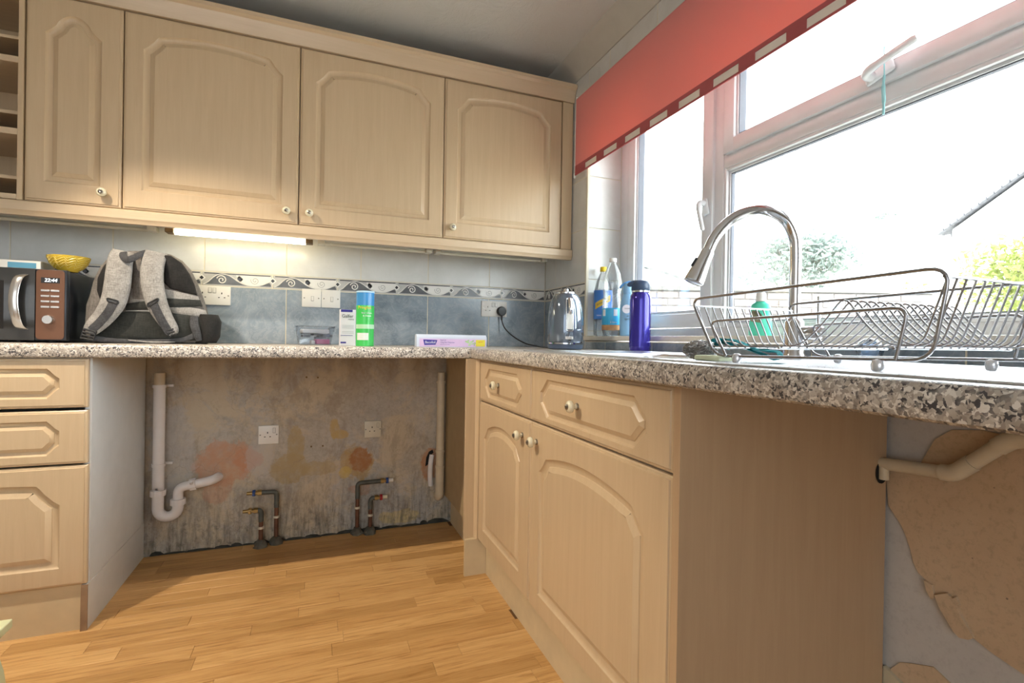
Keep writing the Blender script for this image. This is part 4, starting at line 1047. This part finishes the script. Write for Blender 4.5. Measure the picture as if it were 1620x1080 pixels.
# ladder buckle
bm = new()
for k in range(4): a = 880+k*28; tube(bm, [Q(95+k*-6, a+18, .058), Q(188-k*6, a+44, .058)], .0032, 8)
tube(bm, [Q(98, 890, .058), Q(72, 990, .056)], .0030, 8); tube(bm, [Q(196, 918, .058), Q(160, 1012, .056)], .003, 8); build('buckle', bm, BLACK, bp, local=True, smooth=60)
bm = new()
for k in range(3): tube(bm, [Q(748+k*16, 905+k*22, .056), Q(815+k*10, 880+k*26, .056)], .0032, 8)
tube(bm, [Q(740, 895, .056), Q(790, 965, .054)], .003, 8); build('buckle', bm, BLACK, bp, local=True, smooth=60)
strap([(130, 985, .040), (300, 1005, .036), (500, 1012, .034), (760, 1005, .034), (900, 985, .034), (1010, 930, .034)], [60, 44, 40, 40, 46, 60], WEB, 'webbing', .002)
strap([(980, 745, .030), (985, 830, .038), (1010, 920, .040), (1030, 1000, .036)], [70, 80, 75, 50], WEB, 'webbing', .003)
strap([(430, 1000, .038), (620, 1018, .036), (820, 1015, .036)], [12, 16, 10], MEL, 'trim_strip', .002)
# grab handle loop
strap([(370, 130, .020), (385, 180, .045), (430, 215, .058), (480, 190, .055), (520, 140, .030), (560, 110, .010)], [60, 62, 66, 60, 56, 50], WEB, 'grab_handle', .004)
# side pockets
bm = new(); r_ = []
for z, a, b, w_ in ((.005, .165, .015, .06), (.03, .178, .018, .07), (.09, .182, .022, .072), (.118, .170, .020, .06)):
    r_.append([bm.verts.new((a+.045*math.cos(R(k*30))*.9, .03+w_*math.sin(R(k*30)), z)) for k in range(12)])
link2(bm, r_); bm.faces.new(r_[0][::-1]); bm.faces.new(r_[-1]); build('side_pocket', bm, MESHD, bp, local=True, smooth=60)
bm = new(); r_ = []
for z, a, w_ in ((.02, -.185, .05), (.07, -.192, .055), (.14, -.190, .05), (.19, -.178, .04)):
    r_.append([bm.verts.new((a+.028*math.cos(R(k*30)), .05+w_*math.sin(R(k*30)), z)) for k in range(12)])
link2(bm, r_); bm.faces.new(r_[0][::-1]); bm.faces.new(r_[-1]); build('side_pocket', bm, MEL_D, bp, local=True, smooth=60)

# ------------------------------------------------------------------ small things on the back worktop
INK = plain('dark_grey_ink', (.06, .06, .08), .5, .1); INKL = plain('light_grey_ink', (.30, .31, .36), .5, .1); PURP = plain('indigo_print', (.05, .04, .30), .4, .1)
# plastic tub
tb = thing('plastic_tub', 'clear lidded plastic tub with a pink item inside, standing near the backpack', 'tub', (-1.222, -.17, WT), rz=R(14))
def taper(w0, d0, w1, d1, h, z0=0, r=.012):
    bm = new(); rs = []
    for z, w, d in ((z0, w0, d0), (z0+h, w1, d1)): rs.append([bm.verts.new((a, b, z)) for a, b in rr(-w/2, w/2, -d/2, d/2, r)])
    link2(bm, rs); bm.faces.new(rs[0][::-1]); return bm
bm = taper(.128, .085, .146, .10, .076, .001); build('tub', bm, TUBC, tb, local=True, smooth=40)
build('lid', B(-.078, .078, -.055, .055, .077, .084, bev=.003), TUBC, tb, local=True, smooth=40)
for s in (-1, 1): build('clasp', B(s*.0795-.002, s*.0795+.002, -.02, .02, .060, .084), TUBC, tb, local=True)
build('pink_item', B(.0, .058, -.034, .02, .004, .026, bev=.003), plain('pink_plastic', (.58, .16, .36), .4, .05), tb, local=True)
build('white_item', B(-.022, -.006, -.034, .0, .004, .020, bev=.003), plain('white_bit', (.75, .74, .78), .4, .05), tb, local=True)
bm = new(); random.seed(5)
for k in range(9): a = random.uniform(-.055, .04); box(bm, a, a+.03, random.uniform(-.03, 0), .03, .028+.004*k*.6, .033+.004*k*.6+.004)
build('dark_items', bm, plain('slate_bits', (.13, .16, .22), .6, .4), tb, local=True)
build('folded_tissue', B(-.058, .056, -.032, .03, .052, .070, bev=.004), plain('tissue', (.66, .68, .74), .8, .05), tb, local=True)

# medicine box
mb_ = thing('medicine_box', 'small white and indigo cardboard box leaning close to the green crisp tube', 'box', (-1.088, -.285, WT), rz=R(8))
WB = plain('white_card_gloss', (.78, .77, .84), .3, .02)
build('carton', B(-.032, .032, -.016, .016, 0, .158, bev=.0006), WB, mb_, local=True)
build('indigo_band', B(-.0315, .018, -.0167, -.0158, .147, .1575), PURP, mb_, local=True)
build('indigo_tab', B(-.0315, -.008, -.0167, -.0158, .010, .017), PURP, mb_, local=True)
build('printed_line', B(-.0315, .020, -.0166, -.0158, .0435, .0455), PURP, mb_, local=True)
text('Galfer', .0205, INK, mb_, (-.003, -.0166, .129), sx=.95); text('rama', .013, INKL, mb_, (.012, -.0166, .116))
for z in (.088, .082, .076, .060, .054):
    build('small_print', B(-.026, .024, -.0165, -.0158, z, z+.0012), INKL, mb_, local=True)

# crisp tube
ct = thing('crisp_tube', 'tall green and blue cardboard crisp tube standing under the wall cabinets', 'tube', (-1.022, -.385, WT))
GRN = plain('bright_green_print', (.055, .50, .10), .25, .05); TBL = plain('blue_print', (.05, .25, .55), .25, .05); MID = plain('pale_green_print', (.42, .68, .45), .3, .04)
bm = new(); lathe(bm, [(.0355, 0), (.037, .001), (.037, .172)], (0, 0, 0), 36); build('tube_body', bm, GRN, ct, local=True, smooth=40)
bm = new(); lathe(bm, [(.037, .1721), (.037, .226)], (0, 0, 0), 36); build('blue_top', bm, TBL, ct, local=True, smooth=40)
bm = new(); lathe(bm, [(.0378, .2262), (.0385, .227), (.0385, .232), (.037, .2335), (.034, .2335), (0, .232)], (0, 0, 0), 36); build('lid', bm, plain('translucent_lid', (.45, .66, .80), .2, .02), ct, local=True, smooth=40)
bm = cylpatch(new(), (0, 0, 0), .037, .074, .092, -80, 80); build('pale_band', bm, MID, ct, local=True)
bm = cylpatch(new(), (0, 0, 0), .037, .026, .056, -62, 18); build('white_label', bm, plain('white_print', (.68, .74, .70), .3, .04), ct, local=True)
RZt = -R(15)
YELP = plain('yellow_print', (.75, .50, .05), .3, .05)
bm = text_bm('Pringles', .0185, wrap=.037, ext=.0003); bm.transform(Matrix.Translation((0, 0, .163)) @ Matrix.Rotation(R(-10), 4, 'Z')); build('lettering', bm, YELP, ct, local=True)
bm = text_bm('Sour Cream', .009, wrap=.037, ext=.0003); bm.transform(Matrix.Translation((0, 0, .140)) @ Matrix.Rotation(R(6), 4, 'Z')); build('lettering', bm, WB, ct, local=True)
bm = text_bm('& Onion', .010, wrap=.037, ext=.0003); bm.transform(Matrix.Translation((0, 0, .128)) @ Matrix.Rotation(R(8), 4, 'Z')); build('lettering', bm, WB, ct, local=True)

# cling film box
cf = thing('cling_film_box', 'long lilac and white box of cling film lying on the worktop before the corner', 'box', (-.640, -.370, WT), rz=R(0))
LIL = plain('lilac_print', (.68, .50, .74), .3, .04); PALE = plain('pale_blue_card', (.62, .68, .80), .3, .03)
cw = .162
bm = new(); prism(bm, [(-.024, 0), (.024, 0), (.024, .048), (.012, .056), (-.012, .056), (-.024, .044)], YZ, -cw, cw); build('carton', bm, PALE, cf, local=True)
build('lilac_face', B(-cw+.012, cw-.004, -.0248, -.0239, .002, .037), LIL, cf, local=True)
bm = new(); prism(bm, [(-cw+.028, .033), (-cw+.092, .031), (-cw+.084, .010), (-cw+.034, .008)], XZ, -.0256, -.0246); build('logo_panel', bm, PURP, cf, local=True)
text('Bacofoil', .0155, WB, cf, (-cw+.060, -.0258, .0205), sx=.95)
text('EasyCut', .008, PURP, cf, (-cw+.105, -.0250, .031), align='LEFT'); text('Cling Film Dispenser', .008, PURP, cf, (-cw+.105, -.0250, .021), align='LEFT'); text('perfect for food storage', .0045, PURP, cf, (-cw+.105, -.0250, .012), align='LEFT')
build('yellow_flash', B(cw-.052, cw-.008, -.0256, -.0246, .004, .034), plain('yellow_flash', (.80, .70, .04), .3, .03), cf, local=True)
text('NEW', .010, plain('orange_print', (.7, .25, .03), .3, .03), cf, (cw-.030, -.0258, .024))
bm = new(); random.seed(3)
for k in range(16):
    a = cw-.105+random.random()*.048; z = .006+random.random()*.022; w_ = .006+random.random()*.010
    prism(bm, [(a, z), (a+w_, z+.001), (a+w_*.8, z+.006), (a+w_*.2, z+.005)], XZ, -.0256-.0001*k*.3, -.0246)
build('salad_picture', bm, plain('salad_print', (.30, .46, .20), .4, .7), cf, local=True)

# ------------------------------------------------------------------ kettle
kt = thing('kettle', 'glossy blue-grey jug kettle with chrome base ring in the worktop corner', 'kettle', (-.222, -.690, WT))
KB = plain('blue_grey_enamel', (.16, .20, .26), .07, .04, Metallic=.55, Coat_Weight=.6)
bm = new(); lathe(bm, [(.072, .030), (.076, .034), (.0765, .08), (.0755, .13), (.071, .175), (.064, .205), (.055, .226), (.047, .234), (.044, .236), (0, .238)], (0, 0, 0), 40); build('body', bm, KB, kt, local=True, smooth=50)
bm = new(); lathe(bm, [(.074, .022), (.0775, .023), (.0775, .029), (.074, .031)], (0, 0, 0), 40); build('chrome_ring', bm, CHROME, kt, local=True, smooth=40)
bm = new(); lathe(bm, [(.066, 0), (.074, .004), (.0755, .018), (.073, .0215)], (0, 0, 0), 40); build('base', bm, plain('navy_base', (.07, .10, .16), .3, .05), kt, local=True, smooth=40)
bm = new(); lathe(bm, [(.040, .2375), (.040, .243), (.030, .247), (.012, .249), (.010, .258), (0, .259)], (0, 0, 0), 30); build('lid', bm, CHROME, kt, local=True, smooth=40)
AF = -14        # the gauge faces the middle of the room
bm = cylpatch(new(), (0, 0, 0), .0762, .085, .150, AF-9, AF+9, 8, .0035); build('gauge_window', bm, plain('white_gauge', (.72, .74, .72), .15, .03), kt, local=True)
gr = []
for zz in (.078, .09, .12, .15, .18, .205, .215):
    gr.append(zz)
def krad(z):
    pr0 = [(.076, .034), (.0765, .08), (.0755, .13), (.071, .175), (.064, .205), (.055, .226)]
    for (r0, z0), (r1, z1) in zip(pr0, pr0[1:]):
        if z0 <= z <= z1: return r0+(r1-r0)*(z-z0)/(z1-z0)
    return .06
def kp(a, z, e=0): r = krad(z)+e; return (r*math.sin(R(a)), -r*math.cos(R(a)), z)
bm = new(); side = [kp(AF-11, z, .002) for z in gr]+[kp(AF+11, z, .002) for z in gr[::-1]]
tube(bm, rpath(side, .012, 4, closed=True), .0022, 8, closed=True); build('gauge_frame', bm, CHROME, kt, local=True, smooth=60)
bm = new(); tube(bm, smoothpts([kp(AF, .21, .004), kp(AF, .19, .010), kp(AF, .165, .010), kp(AF, .150, .003)], 4), .008, 10); build('handle_grip', bm, CHROME, kt, local=True, smooth=60)
hd = [(0.03, .050, .225), (0.05, .085, .225), (.058, .108, .19), (.055, .105, .10), (.04, .072, .06)]
bm = new(); tube(bm, smoothpts(hd, 5), .011, 10); build('handle', bm, BLACK, kt, local=True, smooth=60)
bm = cylpatch(new(), (0, 0, 0), .0768, .044, .055, AF-13, AF+11, 8, .001); build('badge', bm, plain('badge_white', (.78, .78, .78), .2, .02), kt, local=True)
bm = text_bm('Breville', .0075, wrap=.0785, ext=.0002); bm.transform(Matrix.Translation((0, 0, .0495)) @ Matrix.Rotation(R(AF-1), 4, 'Z')); build('lettering', bm, INK, kt, local=True)
bm = cylpatch(new(), (0, 0, 0), .0766, .036, .041, AF-4, AF+4, 4, .002); build('switch', bm, BLACK, kt, local=True)

# ------------------------------------------------------------------ window sill and sink side things
SZ = .994
def bottle(name, label, x, y, prof, cat='bottle', seg=28):
    t = thing(name, label, cat, (x, y, SZ)); bm = new(); lathe(bm, prof, (0, 0, 0), seg); build('bottle_body', bm, CLEAR, t, local=True, smooth=50); return t
VA = -32        # towards the middle of the room
t = bottle('drinks_bottle', 'clear tonic bottle with yellow cap and blue label behind the water bottle on the sill', .062, -.524, [(.030, .001), (.041, .006), (.043, .02), (.0425, .20), (.041, .225), (.032, .262), (.020, .292), (.013, .304), (.013, .312)])
bm = new(); lathe(bm, [(.015, .310), (.0155, .312), (.0155, .330), (.014, .332), (0, .332)], (0, 0, 0), 20); build('cap', bm, plain('yellow_cap', (.75, .52, .02), .35, .03), t, local=True, smooth=40)
LB = plain('royal_blue_label', (.05, .20, .62), .35, .04)
bm = cylpatch(new(), (0, 0, 0), .0432, .082, .218, -180, 180, 36); build('label', bm, LB, t, local=True)
bm = new(); rows3 = []
for k in range(17):
    a = R(VA-52+104*k/16); zc = .162+.020*(k/16-.5)*2; r_ = .0440
    rows3.append([bm.verts.new((q*math.sin(a), -q*math.cos(a), z)) for q, z in ((r_-.0003, zc-.015), (r_+.0003, zc-.015), (r_+.0003, zc+.015), (r_-.0003, zc+.015))])
link2(bm, rows3) if False else [bm.faces.new((A[k], A[(k+1) % 4], Bq[(k+1) % 4], Bq[k])) for A, Bq in zip(rows3, rows3[1:]) for k in range(4)]
build('yellow_banner', bm, YELP, t, local=True)
bm = text_bm('Schweppes', .0155, wrap=.0444, ext=.0003, sx=.9)
for v in bm.verts: a = math.atan2(v.co.x, -v.co.y); v.co.z += a*.022
bm.transform(Matrix.Translation((0, 0, .162)) @ Matrix.Rotation(R(VA), 4, 'Z')); build('lettering', bm, INK, t, local=True)
bm = text_bm('TONIC WATER', .009, wrap=.0437, ext=.0003); bm.transform(Matrix.Translation((0, 0, .098)) @ Matrix.Rotation(R(VA), 4, 'Z')); build('lettering', bm, WB, t, local=True)

t = bottle('water_bottle', 'large clear ribbed water bottle with white cap on the sill', .052, -.622, [(.028, .001), (.040, .006), (.0455, .03), (.0455, .12), (.043, .165), (.0405, .19), (.0455, .22), (.046, .245), (.039, .285), (.024, .322), (.014, .336), (.014, .342)])
bm = new(); lathe(bm, [(.0165, .340), (.017, .342), (.017, .356), (.0155, .358), (0, .358)], (0, 0, 0), 20); build('cap', bm, WHITE_P, t, local=True, smooth=40)
bm = cylpatch(new(), (0, 0, 0), .0459, .052, .128, -180, 180, 36); build('label', bm, plain('sky_blue_label', (.06, .50, .85), .35, .04), t, local=True)
bm = cylpatch(new(), (0, 0, 0), .0461, .028, .051, -180, 180, 36); build('peach_band', bm, plain('peach_print', (.70, .36, .15), .4, .35), t, local=True)
for a0 in (VA-62, VA+8): bm = cylpatch(new(), (0, 0, 0), .0464, .092, .122, a0, a0+22, 8); build('white_panel', bm, plain('white_panel', (.75, .75, .80), .4, .05), t, local=True)
bm = text_bm('2 litre', .013, wrap=.0466, ext=.0003); bm.transform(Matrix.Translation((0, 0, .063)) @ Matrix.Rotation(R(VA+8), 4, 'Z')); build('lettering', bm, WB, t, local=True)
bm = new()
for z in (.175, .188, .200, .212): tube(bm, [(.0415*math.cos(R(k*15)), .0415*math.sin(R(k*15)), z+.004*math.sin(R(k*45))) for k in range(24)], .0012, 5, closed=True)
build('ribs', bm, CLEAR, t, local=True, smooth=60)

t = thing('air_freshener', 'pale blue trigger spray bottle on the sill behind the steel flask', 'spray bottle', (.060, -.735, SZ), rz=R(VA))
PB = plain('pale_blue_plastic', (.25, .48, .74), .3, .03); PB2 = plain('mid_blue_plastic', (.10, .32, .68), .3, .03)
bm = new(); lathe(bm, [(.028, .0), (.033, .004), (.0345, .03), (.0345, .12), (.030, .155), (.022, .178), (.020, .186)], (0, 0, 0), 26); build('bottle_body', bm, PB, t, local=True, smooth=50)
bm = new(); lathe(bm, [(.0215, .1865), (.022, .200), (.020, .222), (.016, .232), (0, .235)], (0, 0, 0), 22); build('collar', bm, PB, t, local=True, smooth=50)
bm = new(); ribbon(bm, [(.020, -.0, .232), (.0, -.0, .236), (-.022, -.0, .228), (-.036, 0, .214)], [.014, .016, .016, .012], .006, up=(0, 0, 1)) if False else tube(bm, smoothpts([(.018, 0, .236), (0, 0, .237), (-.020, 0, .229), (-.036, 0, .212)], 4), [.006]*4+[.006]*4+[.005]*4+[.003], 8); build('trigger', bm, PB2, t, local=True, smooth=60)
bm = new(); lathe(bm, [(.019, 0), (.019, .001)], (0, 0, 0), 24); bm.transform(Matrix.Translation((-.006, -.0345, .118)) @ Matrix.Rotation(R(90), 4, 'X')); build('round_label', bm, WB, t, local=True)
bm = text_bm('THE FRESH', .005, wrap=.036, ext=.0003); bm.transform(Matrix.Translation((-.004, -.001, .120))); build('lettering', bm, INK, t, local=True)
bm = text_bm('air', .010, wrap=.0347, ext=.0003); bm.transform(Matrix.Translation((0, 0, .088))); build('lettering', bm, INK, t, local=True)
bm = text_bm('spray', .014, wrap=.0347, ext=.0003); bm.transform(Matrix.Translation((0, 0, .075))); build('lettering', bm, INK, t, local=True)

t = thing('flask', 'tall indigo metal drinking flask with dark flip lid standing behind the worktop sink end', 'flask', (-.078, -1.020, WT))
IND = plain('indigo_metal', (.035, .025, .34), .16, .04, Metallic=.5, Coat_Weight=.5); DB = plain('dark_slate_plastic', (.035, .065, .13), .35, .05)
bm = new(); lathe(bm, [(.036, 0), (.0385, .003), (.0385, .018)], (0, 0, 0), 32); build('base_band', bm, IND, t, local=True, smooth=50)
bm = new(); lathe(bm, [(.0395, .0185), (.0395, .195), (.037, .212), (.031, .222)], (0, 0, 0), 32); build('flask_body', bm, IND, t, local=True, smooth=50)
bm = new(); lathe(bm, [(.030, .2225), (.0335, .223), (.0335, .229), (.030, .230)], (0, 0, 0), 28); build('neck_ring', bm, CHROME, t, local=True, smooth=50)
bm = new(); lathe(bm, [(.033, .2305), (.035, .233), (.035, .252), (.030, .264), (.018, .269), (0, .270)], (0, 0, 0), 28); build('lid', bm, DB, t, local=True, smooth=50)
bm = new(); tube(bm, [(-.005, 0, .258), (-.026, .008, .257), (-.042, .014, .252), (-.048, .016, .249)], [.012, .012, .009, .004], 12); build('spout', bm, DB, t, local=True, smooth=60)

t = thing('soap_bottle', 'green washing-up liquid bottle with white cap on the sill behind the dish rack', 'soap bottle', (.055, -1.450, SZ), rz=R(-60))
GR = NT('green_liquid'); GRM = GR.fin((.12, .78, .56), .2)
bm = new(); lathe(bm, [(.030, 0), (.034, .004), (.033, .03), (.029, .065), (.029, .085), (.026, .097), (.016, .104), (.013, .106)], (0, 0, 0), 26, 1, .65); build('bottle_body', bm, GRM, t, local=True, smooth=50)
bm = new(); lathe(bm, [(.0145, .1062), (.015, .108), (.013, .130), (.009, .137), (0, .138)], (0, 0, 0), 20); build('cap', bm, WHITE_P, t, local=True, smooth=50)
bm = new(); prism(bm, [(-.024, .045), (.004, .040), (.010, .060), (-.002, .076), (-.020, .078)], XZ, -.0212, -.0180); build('label', bm, plain('olive_pink_print', (.35, .34, .20), .4, .6), t, local=True)

t = thing('sink_bauble', 'small round clear blue ornament on the worktop edge behind the rack', 'ornament', (-.095, -1.87, WT+.001))
bm = new(); lathe(bm, [(0, 0), (.012, .001), (.022, .010), (.0265, .026), (.022, .042), (.012, .051), (0, .053)], (0, 0, 0), 22); build('ball', bm, glass('blue_clear', (.62, .75, .92), .12, .02), t, local=True, smooth=60)
t.location.x = -.085

# scourer, cloth and sponge at the end of the drainer
random.seed(12)
bm = new(); cS = Vector((-.490, -1.800, WT+.0225))
for k in range(70):
    a0 = random.random()*6.28; th = random.random()*3.14; pts = []
    ax = Vector((random.uniform(-1, 1), random.uniform(-1, 1), random.uniform(-1, 1))).normalized(); b1 = ax.orthogonal().normalized(); b2 = ax.cross(b1)
    for i in range(14):
        a = a0+i*.34; rr_ = 1+.1*math.sin(i*2.1); v = (b1*math.cos(a)+b2*math.sin(a))*rr_; pts.append(cS+Vector((v.x*.030, v.y*.032, v.z*.0185)))
    tube(bm, pts, .0011, 4)

build('scourer', bm, plain('dark_steel_wool', (.40, .39, .38), .35, .4, Metallic=.8), loc=tuple(cS-Vector((0, 0, .0165))), label='dark steel wool scourer on the draining board by the turquoise cloth', cat='scourer')
TEAL = fabric('turquoise_cloth', (.02, .30, .34), (.05, .46, .50), 400, .8)
def sheet(profile, width, th, c, rz, wob=.003):
    """cloth folded over: profile is (along, height), swept across width"""
    pf_ = smoothpts([(a, 0, b) for a, b in profile], 4); bm = new(); rows_c = []
    M = Matrix.Translation(c) @ Matrix.Rotation(rz, 4, 'Z')
    for j in range(9):
        v = j/8-.5; rows_c.append([bm.verts.new(M @ Vector((p.x+wob*math.sin(j*1.3), v*width, max(p.z+wob*.7*math.sin(j*1.7+i*.6), .001)))) for i, p in enumerate(pf_)])
    for A, Bq in zip(rows_c, rows_c[1:]):
        for k in range(len(A)-1): bm.faces.new((A[k], A[k+1], Bq[k+1], Bq[k]))
    bmesh.ops.solidify(bm, geom=bm.faces[:], thickness=th); return bm
bm = sheet([(-.045, .043), (-.050, .036), (-.020, .033), (.02, .020), (.055, .006), (.066, .010), (.060, .019), (.03, .023), (-.01, .038), (-.035, .041), (-.047, .030), (-.03, .022)], .055, .0022, (-.452, -1.872, WT+.003), R(-60))
build('cloth', bm, TEAL, loc=(-.45, -1.86, WT+.003), smooth=60, label='turquoise microfibre cloth folded over the scourer under the rack', cat='cloth')
build('sponge', B(-.560, -.520, -1.925, -1.862, WT+.0052, WT+.0145, bev=.003), plain('pale_sponge', (.70, .76, .55), .9, .15), loc=(-.54, -1.89, WT+.005), smooth=40, label='thin pale green sponge on the sink edge under the rack corner', cat='sponge')

# cream stool at the lower left
st = thing('step_stool', 'cream painted wooden step stool just entering the frame on the floor', 'stool', (-2.08, -1.15, 0))
CRM = plain('cream_green_paint', (.60, .62, .38), .55, .04)
build('top', B(-2.26, -1.915, -1.30, -.985, .228, .250, bev=.003), CRM, st)
for s, x in ((-1, -2.22), (1, -1.950)):
    bm = new(); prism(bm, [(x-.012-.0*s, .227), (x+.012, .227), (x+.012+s*.022, .14), (x+.012+s*.040, 0), (x-.012+s*.040, 0), (x-.012+s*.015, .14)], XZ, -1.27, -1.02); build('side_board', bm, CRM, st)
build('cross_rail', B(-2.21, -1.955, -1.156, -1.140, .16, .21), CRM, st)

# ceiling spotlight bar above the middle of the room
sb = thing('spotlight_bar', 'three-lamp spotlight bar on the ceiling', 'light', (-1.9, -1.08, CZ))
build('ceiling_bar', B(-2.4, -1.4, -1.10, -1.06, CZ-.03, CZ, bev=.004), CHROME, sb)
for x in (-2.3, -1.9, -1.5):
    bm = new(); tube(bm, [(x, -1.08, CZ-.03), (x, -1.08, CZ-.09)], .006, 8); build('stem', bm, CHROME, sb)
    bm = new(); lathe(bm, [(.012, .11), (.02, .108), (.032, .08), (.036, .045)], (x, -1.08, 2.165), 16)
    bmesh.ops.delete(bm, geom=[f for f in bm.faces if all(abs(v.co.z-2.21) < .001 for v in f.verts)], context='FACES'); build('shade', bm, CHROME, sb, smooth=40)

# ------------------------------------------------------------------ outside
def rendm(n, c): return plain(n, c, .9, .06)
gd = build('garden_ground', B(.32, 40, -30, 30, -.35, -.30), rendm('pale_paving', (.55, .53, .48)), label='pale garden ground outside the window', cat='ground'); gd['kind'] = 'structure'
# garden wall of brick
gw = thing('garden_wall', 'low washed-out brick garden wall outside the window', 'wall', (3.1, 1.2, -.3))
d_ = Vector((2.35, -.95, 0)).normalized(); n_ = Vector((-d_.y, d_.x, 0)); ang = math.atan2(d_.y, d_.x); o0 = Vector((1.75, 1.75, 0))
MWl = Matrix.Translation(o0) @ Matrix.Rotation(ang, 4, 'Z')
bm = B(-.4, 3.1, .012, .21, -.3, 1.50); bm.transform(MWl); build('mortar_core', bm, rendm('mortar', (.19, .18, .175)), gw)
BR = NT('pink_brick'); oi = BR.n('ObjectInfo'); BRM = BR.fin(BR.ramp(oi.outputs['Random'], (0, (.165, .138, .13)), (1, (.19, .17, .165))), .9)
bm = B(0, .215, 0, .10, 0, .065, bev=.004, seg=1); bme = bpy.data.meshes.new('brick'); bm.to_mesh(bme); bm.free(); bme.materials.append(BRM)
for r0 in range(7):
    z = 1.427-r0*.075; k = 0; x = -.38-(r0 % 2)*.11
    while x < 2.9:
        o = bpy.data.objects.new('brick', bme); COL.objects.link(o); o.parent = gw
        o.matrix_local = FR[gw.name].inverted() @ MWl @ Matrix.Translation((x, 0, z)); x += .225
bm = B(-.42, 3.12, -.02, .24, 1.503, 1.55, bev=.008); bm.transform(MWl); build('coping', bm, rendm('coping', (.13, .125, .12)), gw)

def tree(name, label, base, h, R0, n, mat, flat=.75, th=.08, seed=1, ls=.10):
    random.seed(seed); t = thing(name, label, 'tree', base)
    bx, by, bz = base; cz = bz+h-R0*flat
    bm = new(); tube(bm, [(bx, by, bz), (bx+.05, by, bz+h*.3), (bx-.03, by+.04, cz)], [th, th*.8, th*.4], 8); cs = []
    for k in range(14):
        a = random.random()*6.28; e = random.uniform(-.5, 1.0); r = R0*random.uniform(.45, .8)
        c = Vector((bx+r*math.cos(a)*math.cos(e), by+r*math.sin(a)*math.cos(e), cz+r*math.sin(e)*flat)); cs.append((c, R0*random.uniform(.28, .45)))
        tube(bm, [(bx, by, bz+h*.35+random.random()*h*.2), tuple((Vector((bx, by, cz))+c)/2), tuple(c)], [th*.4, th*.25, th*.08], 5)
    build('stem', bm, BARK, t)
    vs_, fs_ = [], []
    for i in range(n):
        c, r = random.choice(cs); v = Vector((random.gauss(0, 1), random.gauss(0, 1), random.gauss(0, 1))).normalized()*r*random.random()**.4; p = c+v
        d = Vector((random.uniform(-1, 1), random.uniform(-1, 1), random.uniform(-1, 1))).normalized(); u = d.orthogonal().normalized(); L = ls*random.uniform(.6, 1.2); b = len(vs_)
        mid = d.cross(u)*L*.12
        vs_ += [tuple(p-d*L/2), tuple(p+u*L*.28+mid), tuple(p+d*L/2), tuple(p-u*L*.28+mid)]; fs_ += [(b, b+1, b+2), (b, b+2, b+3)]
    me = bpy.data.meshes.new('foliage'); me.from_pydata([tuple(FR[t.name].inverted() @ Vector(v)) for v in vs_], [], fs_); me.materials.append(mat)
    o = bpy.data.objects.new('foliage', me); COL.objects.link(o); o.parent = t; o['kind'] = 'stuff'; return t
tree('garden_tree', 'hazy blue-green tree behind the faucet outside the window', (9.2, 6.0, -.3), 4.2, 1.5, 5200, LEAF_B, .8, seed=2, ls=.15)
tree('garden_tree', 'lower hazy shrub between the faucet tree and the gabled house', (8.9, 4.75, -.3), 2.5, .8, 2200, LEAF_B, .7, seed=6, ls=.15)
tree('garden_bush', 'bright yellow-green bush outside the window near the picture edge', (8.1, .95, -.3), 3.2, 1.2, 4200, LEAF_Y, .9, seed=9, ls=.12)
tree('garden_tree', 'small wispy tree top seen far off between the faucet and the gabled house', (14.6, 7.2, -.3), 5.6, .6, 170, LEAF_B, .8, th=.02, seed=4, ls=.18)
tree('garden_bush', 'pale creeper growing beside the gabled house corner', (8.2, 2.85, -.3), 2.4, .5, 600, LEAF_Y, 1.2, seed=11, ls=.12)
# gabled house to one side
hs = thing('neighbour_house', 'pale rendered house with a gable roof edge beyond the bushes', 'house', (11, 2, -.3))
HW = rendm('white_house_render', (.80, .79, .76))
def hq(y, z): return (y, z)
bm = new(); prism(bm, [(3.25, -.3), (3.25, 3.2), (.2, 5.22), (-2.85, 3.2), (-2.85, -.3)], lambda a, b, d: (d, a, b), 10.0, 16.5); build('walls', bm, HW, hs)
RT = plain('slate_roof', (.12, .12, .135), .8, .3)
bm = new()
for ya in (3.45, -3.05):
    prism(bm, [(ya, 3.13), (ya, 3.19), (.2, 5.35), (.2, 5.27)], lambda a, b, d: (d, a, b), 9.95, 16.7)
build('roof', bm, RT, hs)
bm = new()
for k in range(30):
    t_ = k/30; y = 3.45+(.2-3.45)*t_; z = 3.19+(5.35-3.19)*t_
    prism(bm, [(y, z-.06), (y-.095, z+.0), (y-.095, z+.05), (y, z-.01)], lambda a, b, d: (d, a, b), 9.90, 10.0)
build('verge_tiles', bm, RT, hs)
bm = new(); tube(bm, [(9.95, 3.3, 3.1), (9.95, 3.3, -.3)], .04, 8); build('downpipe', bm, HW, hs)
h2 = thing('distant_house', 'faint pale house seen through the narrow casement', 'house', (8.5, 10.5, -.3))
bm = new(); prism(bm, [(7.0, -.3), (7.0, 3.1), (8.1, 2.85) if False else (8.6, 2.95), (8.6, -.3)], XZ, 9.3, 14.0); build('walls', bm, HW, h2)
bm = new(); prism(bm, [(6.7, 3.32), (6.7, 3.25), (8.8, 2.80), (8.8, 2.92)], XZ, 9.1, 14.2); build('roof', bm, rendm('pale_roof', (.22, .225, .235)), h2)
build('window_opening', B(7.5, 8.1, 9.27, 9.31, 1.5, 2.3, bev=.01), plain('pale_blue_glass', (.3, .45, .5), .2, .1), h2)
